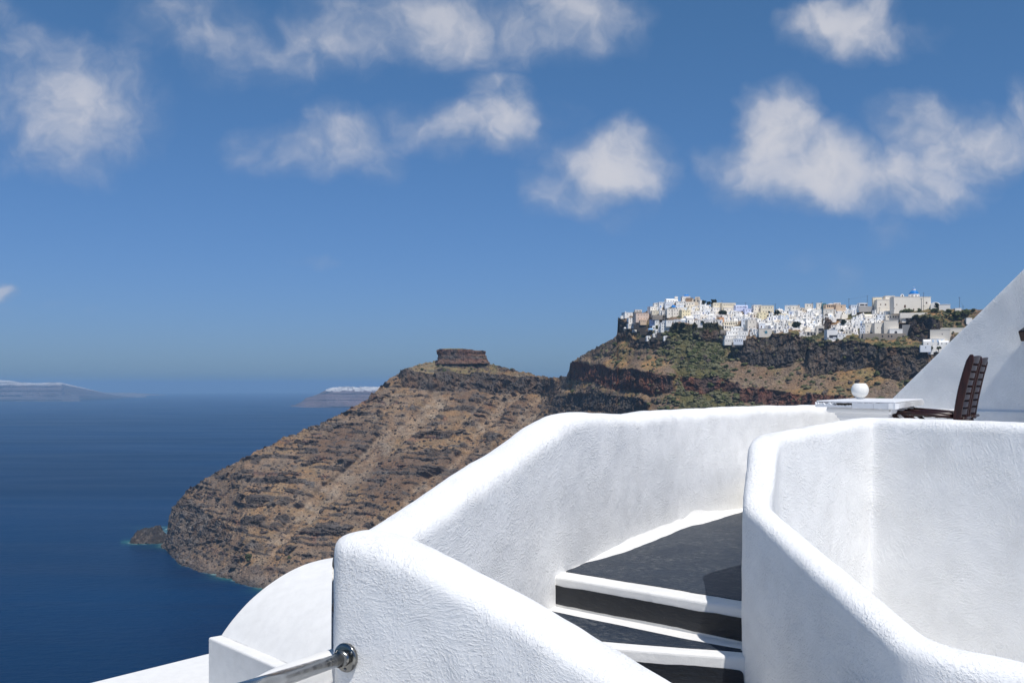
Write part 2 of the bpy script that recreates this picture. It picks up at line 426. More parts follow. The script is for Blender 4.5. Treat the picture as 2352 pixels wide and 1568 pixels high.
# cliffs: (columns, top rows, bottom rows, thickness in metres, colour key)
CLIFFS = [
    ([400, 430, 470, 520, 557], [371, 372, 373, 376, 380], [384, 389, 391, 391, 394], 17, 'dark'),
    ([567, 590, 620, 650, 677], [361.5, 364, 369, 373, 377], [376, 383, 391, 395, 393], 22, 'red'),
    ([548, 570, 600, 640, 650], [395, 394, 394, 399, 405], [404, 408, 411, 414, 412], 12, 'dark'),
    ([616, 622, 632], [317, 320, 327], [338, 339, 338], 10, 'dark'),
    ([628, 645, 660, 672], [337, 340, 341, 340], [346, 349, 350.5, 348], 9, 'dark'),
    ([668, 685, 705, 724], [323.5, 324, 324, 324], [332, 334, 333, 332], 8, 'bush'),
    ([690, 705, 722, 733], [331, 331, 332, 340], [339, 343, 343, 349], 8, 'dark'),
    ([735, 742, 752, 765, 776, 790, 800], [345, 340, 336.5, 336, 334, 334, 337], [357, 362, 365, 366, 368, 364, 358], 24, 'black'),
    ([806, 815, 830, 850, 870, 881], [352, 344, 342, 341, 345, 347], [372, 375, 371, 369, 366, 368], 20, 'black'),
    ([796, 804, 812], [340, 340, 340], [356, 360, 356], 8, 'dark'),
    ([877, 890, 903, 915, 932], [350, 348, 348, 347, 350], [376, 379, 381, 378, 370], 20, 'black'),
    ([822, 828, 836, 846], [322, 313, 311, 312], [336, 332, 321, 318], 9, 'dark'),
    ([904, 912, 925, 938, 944], [320, 317.5, 317, 319, 322], [330, 339, 341, 339, 332], 16, 'tuff'),
    ([168, 178, 195, 214, 230], [505, 504, 507, 516, 527], [544, 549, 546, 543, 540], 7, 'pillar'),
    ([681, 700, 720, 742], [377, 378, 378, 384], [390, 393, 392, 391], 9, 'red'),
    ([737, 760, 785, 803], [388, 387, 390, 396], [402, 404, 405, 408], 11, 'red'),
    ([800, 830, 860, 880], [396, 395, 398, 404], [410, 412, 414, 414], 10, 'red'),
]
def base_depth(u, y):
    yc, dc, ds = y_slope(u), D_crest(u), D_shore(u)
    zc = (CV - yc) / FOC * dc
    m = (zc - SEA) / np.maximum(dc - ds, 12.0)
    k = (y - CV) / FOC
    return (-SEA + m * ds) / (m + k)
def cliff_fields(u, y, wob=0.0):
    """metres each cliff stands out from the plain slope, and how much of a cliff each colour is"""
    off = np.zeros(np.broadcast(u, y).shape); cols = {}
    for (cu, yt, yb, A, key) in CLIFFS:
        uu = u + wob * 5.0
        t, b = np.interp(uu, cu, yt), np.interp(uu, cu, yb)
        ends = sstep(cu[0] - 2, cu[0] + 4, uu) * (1 - sstep(cu[-1] - 5, cu[-1] + 2, uu))
        yy = y + wob * 3.2
        s = np.clip((b - yy) / np.maximum(b - t, 1.0), 0, 1)
        above = 1 - sstep(0.0, 11.0, t - yy)
        off = np.maximum(off, A * ends * s * above)
        c = ends * sstep(b + 0.6, b - 1.2, yy) * sstep(t - 0.8, t + 0.6, yy)
        cols[key] = np.maximum(cols.get(key, 0.0), c)
    return off, cols
def land_depth(u, y):
    u = np.asarray(u, float); y = np.asarray(y, float)
    return base_depth(u, y) - cliff_fields(u, y)[0]

C_ = {'scree': (0.220, 0.158, 0.110), 'ochre': (0.300, 0.190, 0.092), 'dark': (0.090, 0.078, 0.072), 'black': (0.088, 0.077, 0.072), 'red': (0.172, 0.080, 0.060),
      'tuff': (0.075, 0.062, 0.058), 'bush': (0.046, 0.048, 0.026), 'grey': (0.19, 0.165, 0.145), 'green': (0.115, 0.112, 0.050), 'straw': (0.20, 0.165, 0.075), 'pillar': (0.175, 0.150, 0.132), 'brown': (0.145, 0.098, 0.070), 'pale': (0.30, 0.232, 0.168)}
def lerp3(a, c, w): return a + (np.array(C_[c]) - a) * np.clip(w, 0, 1)[..., None]

def build_slope():
    us = np.concatenate([np.arange(162.4, 180, 0.30), np.arange(180, 1012, 0.62)])
    nv, nd, nb = 380, 26, 22
    u = us[None, :]
    yc = y_crest(us); ds = D_shore(us); ysh = CV - SEA / ds * FOC
    yv = np.minimum(y_vis(us), ysh + 4)
    t = np.linspace(0, 1, nv)[:, None]
    yA = yc + (yv - yc) * t
    yend = np.maximum(ysh + 4, yv + 0.5)
    t2 = np.linspace(0, 1, nd + 1)[1:, None]
    yB = yv + (yend - yv) * t2
    y = np.concatenate([yA, yB], 0)
    uu = np.broadcast_to(u, y.shape)
    # world position of the plain slope, used to drive the noise
    mea = 7.0 * fbm(y / 16, uu / 60, 0 * y, 3, 303) * sstep(540, 580, uu) * (1 - sstep(640, 680, uu)) * sstep(0, 12, y - yc)
    D0 = base_depth(uu + mea, y)
    X0, Z0 = (uu - CU) / FOC * D0, (CV - y) / FOC * D0
    wob = fbm(X0 / 22, D0 / 22, Z0 / 22, 4, 3)
    off, cl = cliff_fields(uu, y, wob)
    # thin lava beds that ring the seaward headland, broken by chutes running down the slope
    wS = 1 - sstep(520, 640, uu)
    q = uu + 1.05 * y + 26 * fbm(X0 / 160, D0 / 160, Z0 / 160, 3, 21)
    chute = sstep(0.10, 0.36, fbm(q / 34, y / 240, 0 * y, 3, 31))
    zz = Z0 + 0.035 * X0 + 7 * fbm(X0 / 120, D0 / 120, Z0 / 400, 3, 41) + 1.6 * wob
    cliffness = np.zeros_like(y); D = D0 - off; strata = np.zeros_like(y); redbed = np.zeros_like(y)
    for (T, A, sd, thr) in ((23.0, 10.0, 51, 0.02), (9.5, 4.6, 71, -0.06), (5.2, 2.2, 91, 0.0)):
        f = zz / T; L = np.floor(f); s = f - L
        pres = sstep(thr, thr + 0.3, 0.75 * fbm(X0 / 55 + L * 13.7, D0 / 55, L * 5.1, 3, sd) + 0.55 * fbm(X0 / 15, D0 / 15, L * 3.1, 2, sd + 7)) * (1 - 0.85 * chute) * wS
        pres = pres * (0.35 + 0.65 * sstep(-232, -205, Z0))
        face = sstep(0.42, 0.62, s) * (1 - sstep(0.93, 1.0, s))
        D = D - A * pres * np.clip((s - 0.42) / 0.5, 0, 1) * (1 - sstep(0.93, 1.0, s))
        cliffness = np.maximum(cliffness, pres * face); strata = strata + pres * face
        redbed = np.maximum(redbed, pres * (vnoise(L * 3.3, X0 / 300, 0 * y, sd + 5) > 0.45))
    X, Z = (uu - CU) / FOC * D, (CV - y) / FOC * D
    allc = np.clip(sum(cl.values()), 0, 1)
    rough = np.clip(0.35 + 0.9 * allc + 0.6 * cliffness, 0, 1.5)
    n1 = fbm(X / 62, D / 62, Z / 62, 3, 101)
    n2 = ridged(X / 19, D / 19, Z / (19 + 26 * allc), 4, 111) - 0.35
    n3 = fbm(X / 5.2, D / 5.2, Z / (5.2 + 5 * allc), 4, 121, 0.62)
    tip = sstep(152, 200, uu)
    w1, w2 = 2.2 * vnoise(X / 6, D / 6, Z / 6, 141), 2.2 * vnoise(X / 6, D / 6, Z / 6, 143)
    blk = 0 * y
    for (sz, am, sd) in ((9.0, 1.0, 151), (4.6, .75, 161), (2.4, .5, 171)):
        bx_, by_, bz_ = (X + w1 * sz / 5) / sz, (D + w2 * sz / 5) / (sz * 1.4), (Z + w1 * sz / 9 + w2 * sz / 9) / (sz * .62)
        blk = blk + am * (_h(np.floor(bx_ + 9000).astype(np.int64), np.floor(by_ + 9000).astype(np.int64), np.floor(bz_ + 9000).astype(np.int64), sd) - .5) * sz * .34
    brk = np.clip(allc * 1.1 + cliffness * 1.0 + 0.16 * sstep(0.1, .4, n2), 0, 1.2)
    a = blk * brk * 1.15 + 6.5 * n1 * tip * sstep(0, 25, y - yc) + (3.2 * rough * n2 + 2.0 * (0.35 + rough) * n3)
    rib = ridged(X / 12, D / 12, Z / 75, 3, 181) - 0.42
    a = a + 5.5 * allc * rib
    a = a + (4.5 * (ridged(X / 11, D / 11, Z / 11, 3, 191) - .45) + 2.2 * n3) * np.exp(-np.maximum(y - yc, 0) / 5.0) * (0.25 + 0.75 * wS)
    a = a * sstep(160, 176, uu)
    gul = -6.5 * chute * wS
    a = a + gul * sstep(0, 10, y - yc)
    # boulder field on the shore
    shore = sstep(-214, -236, Z) * wS
    a = a + shore * 2.6 * np.abs(vnoise(X / 6, D / 6, Z / 6, 131))
    side = 0.25 * a * np.sign(uu - 520)
    P = np.stack([X - 0.15 * a, D - 0.78 * a, Z + 0.60 * a * sstep(-6, 8, ysh - y)], -1)
    # keep houses' ground smoother: nothing to do, they have deep footings
    # ---------------- colour: what the ground itself is made of
    pn = fbm(X / 40, D / 40, Z / 40, 4, 201); pf = fbm(X / 9, D / 9, Z / 9, 3, 211); pl = fbm(X / 110, D / 110, Z / 110, 3, 221)
    c = np.empty(y.shape + (3,)); c[:] = C_['scree']
    c = lerp3(c, 'ochre', sstep(-0.1, 0.35, pn) * (0.5 + 0.5 * (1 - wS)))
    c = lerp3(c, 'brown', 0.85 * sstep(0.02, 0.30, pl + 0.25 * pf) * wS)
    c = lerp3(c, 'pale', 0.70 * chute * wS * sstep(-.4, .2, pf))
    c = lerp3(c, 'straw', 0.6 * sstep(0.0, 0.35, pf + 0.3 * pn) * (1 - wS) * 0.8)
    # shrubs and grass: the valley below the village, the cap of the headland
    valley = np.exp(-((uu - 700 - 0.18 * (y - 370)) / 30.0) ** 2) * sstep(326, 336, y)
    veg = valley * 1.05 + 0.38 * sstep(560, 690, uu) * (1 - sstep(345, 365, y)) + 0.12 * (1 - wS)
    cap = np.exp(-((uu - 470) / 60.0) ** 2) * (1 - sstep(371, 377, y)) * wS
    c = lerp3(c, 'green', sstep(0.42, 0.72, veg + 0.55 * pf + 0.35 * pn) * (1 - wS) * 0.9)
    c = lerp3(c, 'straw', cap * 0.6); c = lerp3(c, 'green', cap * sstep(-0.1, 0.4, pf) * 0.75)
    c = lerp3(c, 'bush', 0.85 * sstep(0.30, 0.45, pf + 0.4 * veg - 0.25) * (1 - wS))
    dk = sstep(0.12, 0.55, strata + 0.45 * n3 * (strata > 0.05) + 0.2 * pf)
    c = lerp3(c, 'dark', 0.85 * dk)
    c = lerp3(c, 'grey', 0.55 * dk * sstep(0.15, 0.5, fbm(X / 30, D / 30, Z / 10, 3, 231)))
    c = lerp3(c, 'red', 0.45 * redbed * sstep(-0.3, 0.3, pf))
    for key, w in cl.items():
        wk = w * (0.80 + 0.20 * sstep(-0.3, 0.3, n3))
        c = lerp3(c, key, wk)
        if key in ('dark', 'black'):
            c = lerp3(c, 'brown', w * 0.75 * sstep(-0.02, 0.3, fbm(X / 14, D / 14, Z / 30, 3, 241)))
            c = lerp3(c, 'grey', w * 0.50 * sstep(0.12, 0.36, fbm(X / 6, D / 6, Z / 20, 3, 251)))
        if key == 'pillar': c = lerp3(c, 'brown', w * 0.7 * sstep(-0.05, 0.3, fbm(X / 9, D / 9, Z / 40, 3, 271))); c = lerp3(c, 'dark', w * 0.7 * sstep(0.12, 0.4, fbm(X / 6, D / 6, Z / 34, 3, 281)))
        if key == 'red':
            c = lerp3(c, 'dark', w * 0.6 * sstep(0.05, 0.35, fbm(X / 10, D / 10, Z / 40, 3, 261)))
    # grey pillars of the headland's tip, wet dark rock at the waterline
    tipm = (1 - sstep(176, 215, uu)) * sstep(498, 508, y)
    c = lerp3(c, 'grey', 0.7 * tipm * sstep(-.3, .2, n3))
    c = lerp3(c, 'grey', 0.5 * shore); c = lerp3(c, 'dark', 0.8 * sstep(-234.5, -238.5, P[..., 2]) * wS)
    c = c * (1 + 0.16 * pf + 0.10 * n3)[..., None]
    # ---------------- back of the ridge, out of sight
    top = P[0]; tb = np.linspace(0, 1, nb + 1)[1:][::-1]
    plateau = sstep(600, 640, us)
    back = []
    for s in tb:
        d = s * 500.0
        z = top[:, 2] - d * (0.62 * (1 - plateau) + 0.05 * plateau) - 3.0 * min(1, s * 12)
        back.append(np.stack([top[:, 0] * (1 + d / top[:, 1]), top[:, 1] + d, np.maximum(z, SEA - 6)], -1))
    back = np.array(back)
    bc = np.broadcast_to(c[0], back.shape)
    P = np.concatenate([back, P], 0); c = np.concatenate([bc, c], 0)
    me = grid_mesh('terrain', P, M_GROUND, False, np.clip(c, 0.004, 0.9))
    o = tag(link('terrain', me), 'brown volcanic caldera slope of lava beds, scree and scrub falling to the sea', kind='structure')
    return P
PSLOPE = build_slope()

# flat-topped rock on the crest of the headland
def rock_tower():
    c = px(461.5, 360, 1600); nA, nH = 260, 46
    th = np.linspace(0, 2 * np.pi, nA, endpoint=False)[None, :]; h = np.linspace(-0.35, 1.0, nH)[:, None]
    sup = (np.abs(np.cos(th)) ** 4 + np.abs(np.sin(th)) ** 4) ** (-0.25)
    step = 1 + 0.055 * sstep(0.60, 0.52, h) * (np.cos(th) > 0.3) + 0.012 * np.sin(h * 9) - 0.03 * sstep(0.62, 0.1, h) * (np.cos(th) < 0)
    talus = 1 + 0.12 * sstep(0.12, -0.3, h)
    X = 37.5 * sup * np.cos(th) * step * talus; Y = 24 * sup * np.sin(th) * step * talus; Z = h * (17.0 - 2.2 * sstep(.1, .9, np.cos(th))) + 0 * th
    n = ridged(X / 13, Y / 13, Z / 30, 4, 5) - 0.4
    f = fbm(X / 3.5, Y / 3.5, Z / 3.5, 4, 8, 0.6); lay = np.round(Z / 3.2 + 0.6 * f)
    bl = _h(np.floor((X + 3 * f) / 5.5 + 900).astype(np.int64), np.floor((Y + 3 * f) / 5.5 + 900).astype(np.int64), np.floor((Z + 2 * f) / 5.0 + 900).astype(np.int64), 44) - .5
    crack = ridged(X / 7, Y / 7, Z / 90, 2, 15)
    k = 1 + 0.055 * n + 0.03 * f + 0.05 * bl - 0.05 * sstep(0.72, 0.95, crack)
    X, Y = X * k, Y * k
    Z = Z + 0.9 * f * (h > 0.85) + 1.3 * (h > 0.9) * fbm(X / 12, Y / 12, 0 * X, 3, 14)
    P = np.stack([X + c.x, Y + c.y, Z + c.z], -1)
    col = np.empty(P.shape); col[:] = (0.165, 0.105, 0.080)
    col = lerp3(col, 'grey', 0.75 * sstep(0.5, 0.3, h + 0.10 * f) * sstep(0.05, 0.2, h + 0 * th))
    col = lerp3(col, 'dark', 0.55 * sstep(0.0, 0.35, f + 0.25 * n)); col = lerp3(col, 'dark', 0.7 * sstep(0.70, 0.9, crack)); col = lerp3(col, 'red', 0.35 * sstep(0.0, 0.3, fbm(X / 12, Y / 12, Z / 6, 2, 31)))
    # lid
    rings = [P]; cols = [col]
    for s in (0.93, 0.8, 0.55, 0.25, 0.0):
        top = P[-1:].copy(); top[..., 0] = c.x + (top[..., 0] - c.x) * s; top[..., 1] = c.y + (top[..., 1] - c.y) * s
        top[..., 2] += 1.2 * (1 - s) + 0.5 * fbm(top[..., 0] / 6, top[..., 1] / 6, 0, 3, 77)
        rings.append(top); cc = np.empty(top.shape); cc[:] = C_['straw']; cols.append(cc)
    me = grid_mesh('rock_tower', np.concatenate(rings), M_GROUND, False, np.clip(np.concatenate(cols), 0.01, 1), wrap=True)
    o = link('rock_tower', me)
    tag(o, 'flat-topped reddish rock standing on the crest of the brown headland', 'rock')
rock_tower()

# dark islet off the tip of the headland
def islet():
    c = px(150.5, 541, 1528); n = 150
    a = np.linspace(-1, 1, n); gx, gy = np.meshgrid(a, a)
    r = np.sqrt(gx ** 2 + gy ** 2)
    X, Y = gx * 29, gy * 20
    prof = np.interp(gx + 0.08 * fbm(X / 9, Y / 9, 0, 3, 5), [-1, -.88, -.70, -.42, -.1, .15, .32, .45, .55, .70, .82, 1], [-4, 6, 14, 17, 19, 20, 24, 25, 15, 9, 7, -4])
    Z = prof * np.clip(1.15 - gy ** 2 * 1.25, -0.2, 1) + 5.5 * (ridged(X / 8, Y / 8, 0 * X, 4, 6) - 0.4) + 2.4 * fbm(X / 2.5, Y / 2.5, 0 * X, 3, 9)
    Z = np.where(r > 1.1, -4, Z)
    P = np.stack([X + c.x, Y + c.y, Z + SEA], -1)
    col = np.empty(P.shape); col[:] = (0.055, 0.048, 0.045)
    f = fbm(X / 5, Y / 5, Z / 5, 4, 66)
    col = lerp3(col, 'grey', 0.6 * sstep(0.05, 0.4, f)); col = lerp3(col, 'black', 0.7 * sstep(3.0, 0.5, Z))
    o = link('sea_rock', grid_mesh('sea_rock', P, M_GROUND, False, np.clip(col, .01, 1)))
    tag(o, 'small dark craggy islet rising from the sea off the headland tip', 'rock')
islet()

# ------------------------------------------------------------------ the sea
def build_sea():
    ucol = np.unique(np.concatenate([np.tan(np.linspace(R(-62), R(62), 130)) * 1000 + 512, np.arange(100, 360, 1.0)]))
    rng = np.unique(np.concatenate([np.array([60, 300, 600, 800, 950]), np.arange(1000, 1700, 4.0), np.geomspace(1700, 72000, 110)]))
    Uc, D = np.meshgrid(ucol, rng)
    X = (Uc - CU) / FOC * D
    ds = D_shore(np.clip(Uc, 152, 1012))
    gap = np.maximum(ds - D, 0) + np.maximum(166 - Uc, 0) * 1.2
    # around the islet as well
    ci = px(150, 541, 1528); g2 = np.maximum(np.hypot((X - ci.x) / 31, (D - ci.y) / 23) - 1, 0) * 26
    gap = np.minimum(gap, g2 * 1.6)
    n = fbm(X / 30, D / 30, 0 * X, 4, 3)
    shallow = np.exp(-np.maximum(gap + 16 * n, 0) / 17.0) * 0.9 * sstep(-.5, .2, fbm(X / 70, D / 70, 0 * X, 3, 8))
    foam = np.exp(-np.maximum(gap, 0) / 4.0) * sstep(-0.05, 0.35, fbm(X / 7, D / 7, 0 * X, 3, 5)) * 0.7
    inside = (Uc > 120) & (Uc < 400) & (D > 900) & (D < 1700)
    col = np.stack([shallow * inside, foam * inside, 0 * X], -1)
    P = np.stack([X, D, SEA - (X * X + D * D) / (2 * 7.4e6)], -1)      # the earth's curve puts the horizon 60 km out
    o = link('sea', grid_mesh('sea', P, M_SEA, True, col)); tag(o, kind='structure')
build_sea()

# ------------------------------------------------------------------ far shores
def far_shore(name, crest, wl, depth, cap, label, seed, col_low, col_cap, slope=0.8, n=420, lumps=14):
    us = np.linspace(crest[0][0], crest[-1][0], n); yc = curve(crest)(us); D = -SEA / ((wl - CV) / FOC)
    zc = (CV - yc) / FOC * (D + depth)
    h = np.maximum(zc - SEA, 0.5)
    rows = 70; t = np.linspace(0, 1, rows)[:, None]
    d = D + depth * t; z = SEA - 40 + (h + 40) * (t ** 0.85)
    X = (us - CU) / FOC * d; Y = d + 0 * X; Z = z + 0 * X
    a = (h / h.max()) * lumps * 1.0
    r = ridged(X / 420, Y / 420, Z / 260, 4, seed) - 0.4; f = fbm(X / 120, Y / 120, Z / 60, 4, seed + 9)
    Y = Y - a * (5.0 * r + 2.0 * f) * np.sin(np.pi * t) - a * 2 * (np.floor(Z / 34) % 2)
    Z = Z + a * 0.30 * f * sstep(0, 0.2, t)
    P = np.stack([X, Y, Z], -1)
    bk = P[-1:].copy(); bk[..., 1] += depth * 3; bk[..., 2] = SEA - 6
    col = np.empty(P.shape); col[:] = col_low
    col = col * (1 + 0.35 * f + 0.25 * vnoise(np.floor(Z / 22), X / 900, 0 * X, seed + 3))[..., None]
    w = sstep(cap[0], cap[1], Z - SEA - cap[2] * f * 10)
    col = col + (np.array(col_cap) - col) * w[..., None]
    me = grid_mesh(name, np.concatenate([P, bk]), M_ISLE, True, np.clip(np.concatenate([col, col[-1:]]), .01, .9))
    tag(link(name, me), label, kind='structure')
    return P
M_ISLE = ground_mat('far_island_rock', 0.05)
far_shore('island', [(-60, 375), (-30, 377), (-10, 378.5), (0, 379.2), (12, 380.3), (25, 382), (40, 382.6), (52, 381.8), (60, 382), (63, 383.4), (64.5, 387), (71, 389), (75, 391.5), (79.5, 394.5), (80.5, 399), (81, 400)],
          399.6, 900, (215, 255, 2.2), 'hazy grey-violet cliff island with a pale ash top on the left horizon', 3, (0.14, 0.115, 0.115), (0.66, 0.62, 0.58), lumps=30)
far_shore('low_island', [(70, 393), (80, 391.6), (92, 391.2), (110, 392.2), (130, 392.4), (143, 392.8), (146, 395.6)], 395.4, 500, (60, 110, 1), 'long low pale cape running out from the far cliff island', 13, (0.20, 0.18, 0.17), (0.26, 0.24, 0.22), lumps=6)
PO = far_shore('far_headland', [(291, 406.5), (296, 404), (301, 401.5), (306, 397.5), (313, 395.5), (320, 392.8), (326, 389.4), (332, 388.2), (342, 386.8), (360, 386.6), (384, 387), (410, 388), (440, 392)],
          406.4, 800, (400, 420, 1), 'hazy violet headland carrying a white town, beyond the brown slope', 23, (0.165, 0.115, 0.110), (0.16, 0.12, 0.11), lumps=16)
def far_town():
    mb = MB(); rr = random.Random(5)
    for i in range(620):
        u = rr.uniform(326.5, 392); D = 240 / 0.0224
        yt = float(np.interp(u, [326, 331, 340, 392], [389.6, 387.8, 386.4, 386.3])); low = float(np.interp(u, [326, 331, 342, 352, 372, 392], [390.2, 390.4, 391.2, 391.4, 390.2, 389.6]))
        y = yt + (low - yt) * rr.random() ** 1.1
        k = (low + 1 - y) / 6.0
        p = px(u, y, D + 560 + 240 * k)
        w, h = rr.uniform(7, 22), rr.uniform(6, 13)
        mb.box((p.x - w / 2, p.y, p.z - 9), (p.x + w / 2, p.y + 14, p.z + h - 6))
    o = mb.build('distant_town', M_WHITE_FAR); tag(o, 'tiny white houses strung along the top of the far violet headland', kind='stuff')
M_WHITE_FAR = plain('distant_whitewash', (0.80, 0.78, 0.75), 0.9, 0.05, 0.02)
far_town()

# hillside under the terraces the photograph was taken from (below the frame)
def near_ground():
    u = np.tan(np.linspace(R(-70), R(70), 60)); d = np.concatenate([[1.0, 6, 14], np.geomspace(20, 640, 40)])
    T, D = np.meshgrid(u, d)
    Z = -4.5 - np.maximum(D - 6, 0) * 0.95 + 3 * fbm(T * D / 30, D / 30, 0 * D, 3, 3) * np.clip(D / 60, 0, 1)
    Z = np.maximum(Z, SEA - 8)
    col = np.empty(D.shape + (3,)); col[:] = C_['scree']
    tag(link('ground', grid_mesh('ground', np.stack([T * D, D, Z], -1), M_GROUND, True, col)), kind='structure')
near_ground()

# ------------------------------------------------------------------ foreground masonry
def catmull(pts, n):
    P = [np.array(p, float) for p in pts]; P = [2 * P[0] - P[1]] + P + [2 * P[-1] - P[-2]]
    seg = [np.linalg.norm((P[i + 1] - P[i])[:2]) for i in range(1, len(P) - 2)]
    out = []
    for i in range(1, len(P) - 2):
        m = max(3, int(round(n * seg[i - 1] / sum(seg))))
        t01, t12, t23 = [max(np.linalg.norm((P[j + 1] - P[j])[:3]), 1e-4) ** 0.5 for j in (i - 1, i, i + 1)]
        m1 = (P[i + 1] - P[i] + t12 * ((P[i] - P[i - 1]) / t01 - (P[i + 1] - P[i - 1]) / (t01 + t12)))
        m2 = (P[i + 1] - P[i] + t12 * ((P[i + 2] - P[i + 1]) / t23 - (P[i + 2] - P[i]) / (t12 + t23)))
        for k in range(m):
            s = k / m
            out.append((2 * (P[i] - P[i + 1]) + m1 + m2) * s ** 3 + (-3 * (P[i] - P[i + 1]) - 2 * m1 - m2) * s ** 2 + m1 * s + P[i])
    out.append(P[-2])
    return np.array(out)
def swept_wall(pts, n, bottom, seed, rnd=0.75, amp=1.0, flare=None, power=2.4):
    """plaster wall along pts = (x, y, z of top, thickness): soft rounded top, slightly uneven faces"""
    C = catmull(pts, n)
    T = np.gradient(C[:, :2], axis=0); T /= np.linalg.norm(T, axis=1)[:, None]
    for _ in range(2): T[1:-1] = (T[:-2] + 2 * T[1:-1] + T[2:]) / 4
    T /= np.linalg.norm(T, axis=1)[:, None]
    Nn = np.stack([-T[:, 1], T[:, 0]], -1)                     # left of the travel direction
    a = np.linspace(0, np.pi, 37); ca, sa = np.cos(a), np.sin(a)
    ex = np.sign(ca) * np.abs(ca) ** (2 / power); ez = np.abs(sa) ** (2 / power)
    zs = np.linspace(0, 1, 44)[:-1] ** 0.8
    rows = []
    for (cx, cy, zt, th), nn in zip(C, Nn):
        r = th * 0.5 * rnd; zb = zt - r
        col = []
        for s in zs: col.append((1.0, bottom + (zb - bottom) * s, 0))
        for x, z in zip(ex, ez): col.append((x, zb + r * z, 1))
        for s in zs[::-1]: col.append((-1.0, bottom + (zb - bottom) * s, 0))
        ring = []
        for (x, z, _) in col:
            o = th * 0.5 * x
            if flare and x < 0: o -= flare[1] * math.exp(-max(z - flare[0], 0) / flare[2])
            ring.append((cx + nn[0] * o, cy + nn[1] * o, z))
        rows.append(ring)
    P = np.array(rows)
    nx = fbm(P[..., 0] / 0.42, P[..., 1] / 0.42, P[..., 2] / 0.42, 3, seed) * 0.011 * amp + fbm(P[..., 0] / 0.11, P[..., 1] / 0.11, P[..., 2] / 0.11, 2, seed + 5) * 0.0028 * amp
    # push along the section normal
    dn = np.gradient(P, axis=1); dt = np.gradient(P, axis=0)
    nrm = np.cross(dn, dt); nrm /= np.maximum(np.linalg.norm(nrm, axis=2)[..., None], 1e-9)
    return P + nrm * nx[..., None]
def cap_ends(me):
    bm = bmesh.new(); bm.from_mesh(me)
    bmesh.ops.holes_fill(bm, edges=[e for e in bm.edges if e.is_boundary], sides=0)
    bmesh.ops.recalc_face_normals(bm, faces=bm.faces)
    bm.to_mesh(me); bm.free()
def wall_obj(name, P, mat, parent=None):
    me = grid_mesh(name, P, mat, True); cap_ends(me)
    return link(name, me, parent)

# outer parapet of the stair: runs from behind the table along the far side, drops to the corner, turns back past the camera
def filleted(cs, seg=7):
    """corner list (x, y, z, thickness, fillet) -> points with small rounded corners and straight runs between"""
    out = []
    for i, c in enumerate(cs):
        p = np.array(c[:4], float)
        if i in (0, len(cs) - 1): out.append(p); continue
        a, b = np.array(cs[i - 1][:4], float), np.array(cs[i + 1][:4], float); r = c[4]
        la, lb = np.linalg.norm((a - p)[:2]), np.linalg.norm((b - p)[:2])
        A, B = p + (a - p) * (r / la), p + (b - p) * (r / lb)
        for k in range(seg + 1):
            t = k / seg; out.append(A * (1 - t) ** 2 + 2 * p * t * (1 - t) + B * t * t)
    # points along the straight runs
    full = [out[0]]
    for q in out[1:]:
        d = np.linalg.norm((q - full[-1])[:2]); m = int(d / 0.35)
        s0 = full[-1]
        for k in range(1, m + 1): full.append(s0 + (q - s0) * (k / (m + 1)))
        full.append(q)
    return full
OUT = filleted([(4.30, 10.55, -0.20, .23), (2.20, 8.65, -0.182, .23, .4), (1.08, 7.13, -0.180, .23, .06), (0.66, 6.32, -0.190, .23, .3), (0.275, 5.61, -0.148, .24, .26), (-0.585, 3.80, -0.612, .24)])
d0 = np.array([0.84, -0.545]); e0 = np.array([-0.645, 3.808])
NEAR = []
for k in range(9):                                              # softly rounded end
    t = k / 8.0; q = e0 + d0 * (0.115 * t); r = math.sqrt(max(1 - (1 - t) ** 2, 0.02))
    NEAR.append((q[0], q[1], -0.548 - 0.052 * (1 - r), .235 * r))
NEAR += [(-0.40, 3.648, -0.568, .235), (-0.16, 3.485, -0.645, .233), (0.10, 3.305, -0.755, .23), (0.36, 3.12, -0.872, .23), (0.75, 2.86, -1.04, .23), (1.10, 2.60, -1.18, .23)]
POFF = np.array([-0.2, 3.9, -3.4])
parapet = empty('stair_parapet', POFF); tag(parapet, 'white rounded plaster parapet folding round the outside of the dark steps', 'wall')
wall_obj('far_run', swept_wall(OUT[::-1], 360, -3.4, 3, amp=1.0, rnd=0.85, power=2.6) - POFF, M_WALL, parapet)
par = wall_obj('near_run', swept_wall(NEAR, 260, -3.38, 9, amp=1.0, rnd=0.85, power=2.6) - POFF, M_WALL, parapet)
# inner parapet (newel): from the lower right up round the newel and back over to the right
INN = filleted([(2.60, 2.15, -0.885, .16), (1.60, 2.85, -0.835, .155, .2), (1.255, 3.09, -0.795, .14, .11), (1.045, 4.27, -0.505, .125, .055), (1.215, 4.82, -0.248, .145, .06), (2.00, 5.67, -0.183, .15, .16), (3.4, 4.0, -0.20, .16)])
inn = wall_obj('newel_parapet', swept_wall(INN, 480, -3.2, 17, amp=1.0, rnd=0.9, power=2.6), M_WALL)
tag(inn, 'white rounded plaster parapet on the right, dropping steeply beside the dark steps', 'wall')

# floor of the sunken corner inside the newel parapet
mb = MB(); mb.prism([(1.2, 3.3), (1.25, 4.6), (2.0, 5.5), (3.3, 4.0), (2.6, 2.3), (1.9, 2.6), (1.4, 3.0)], -3.1, -2.05)
tag(mb.build('sunken_floor', M_SMOOTH), kind='structure')

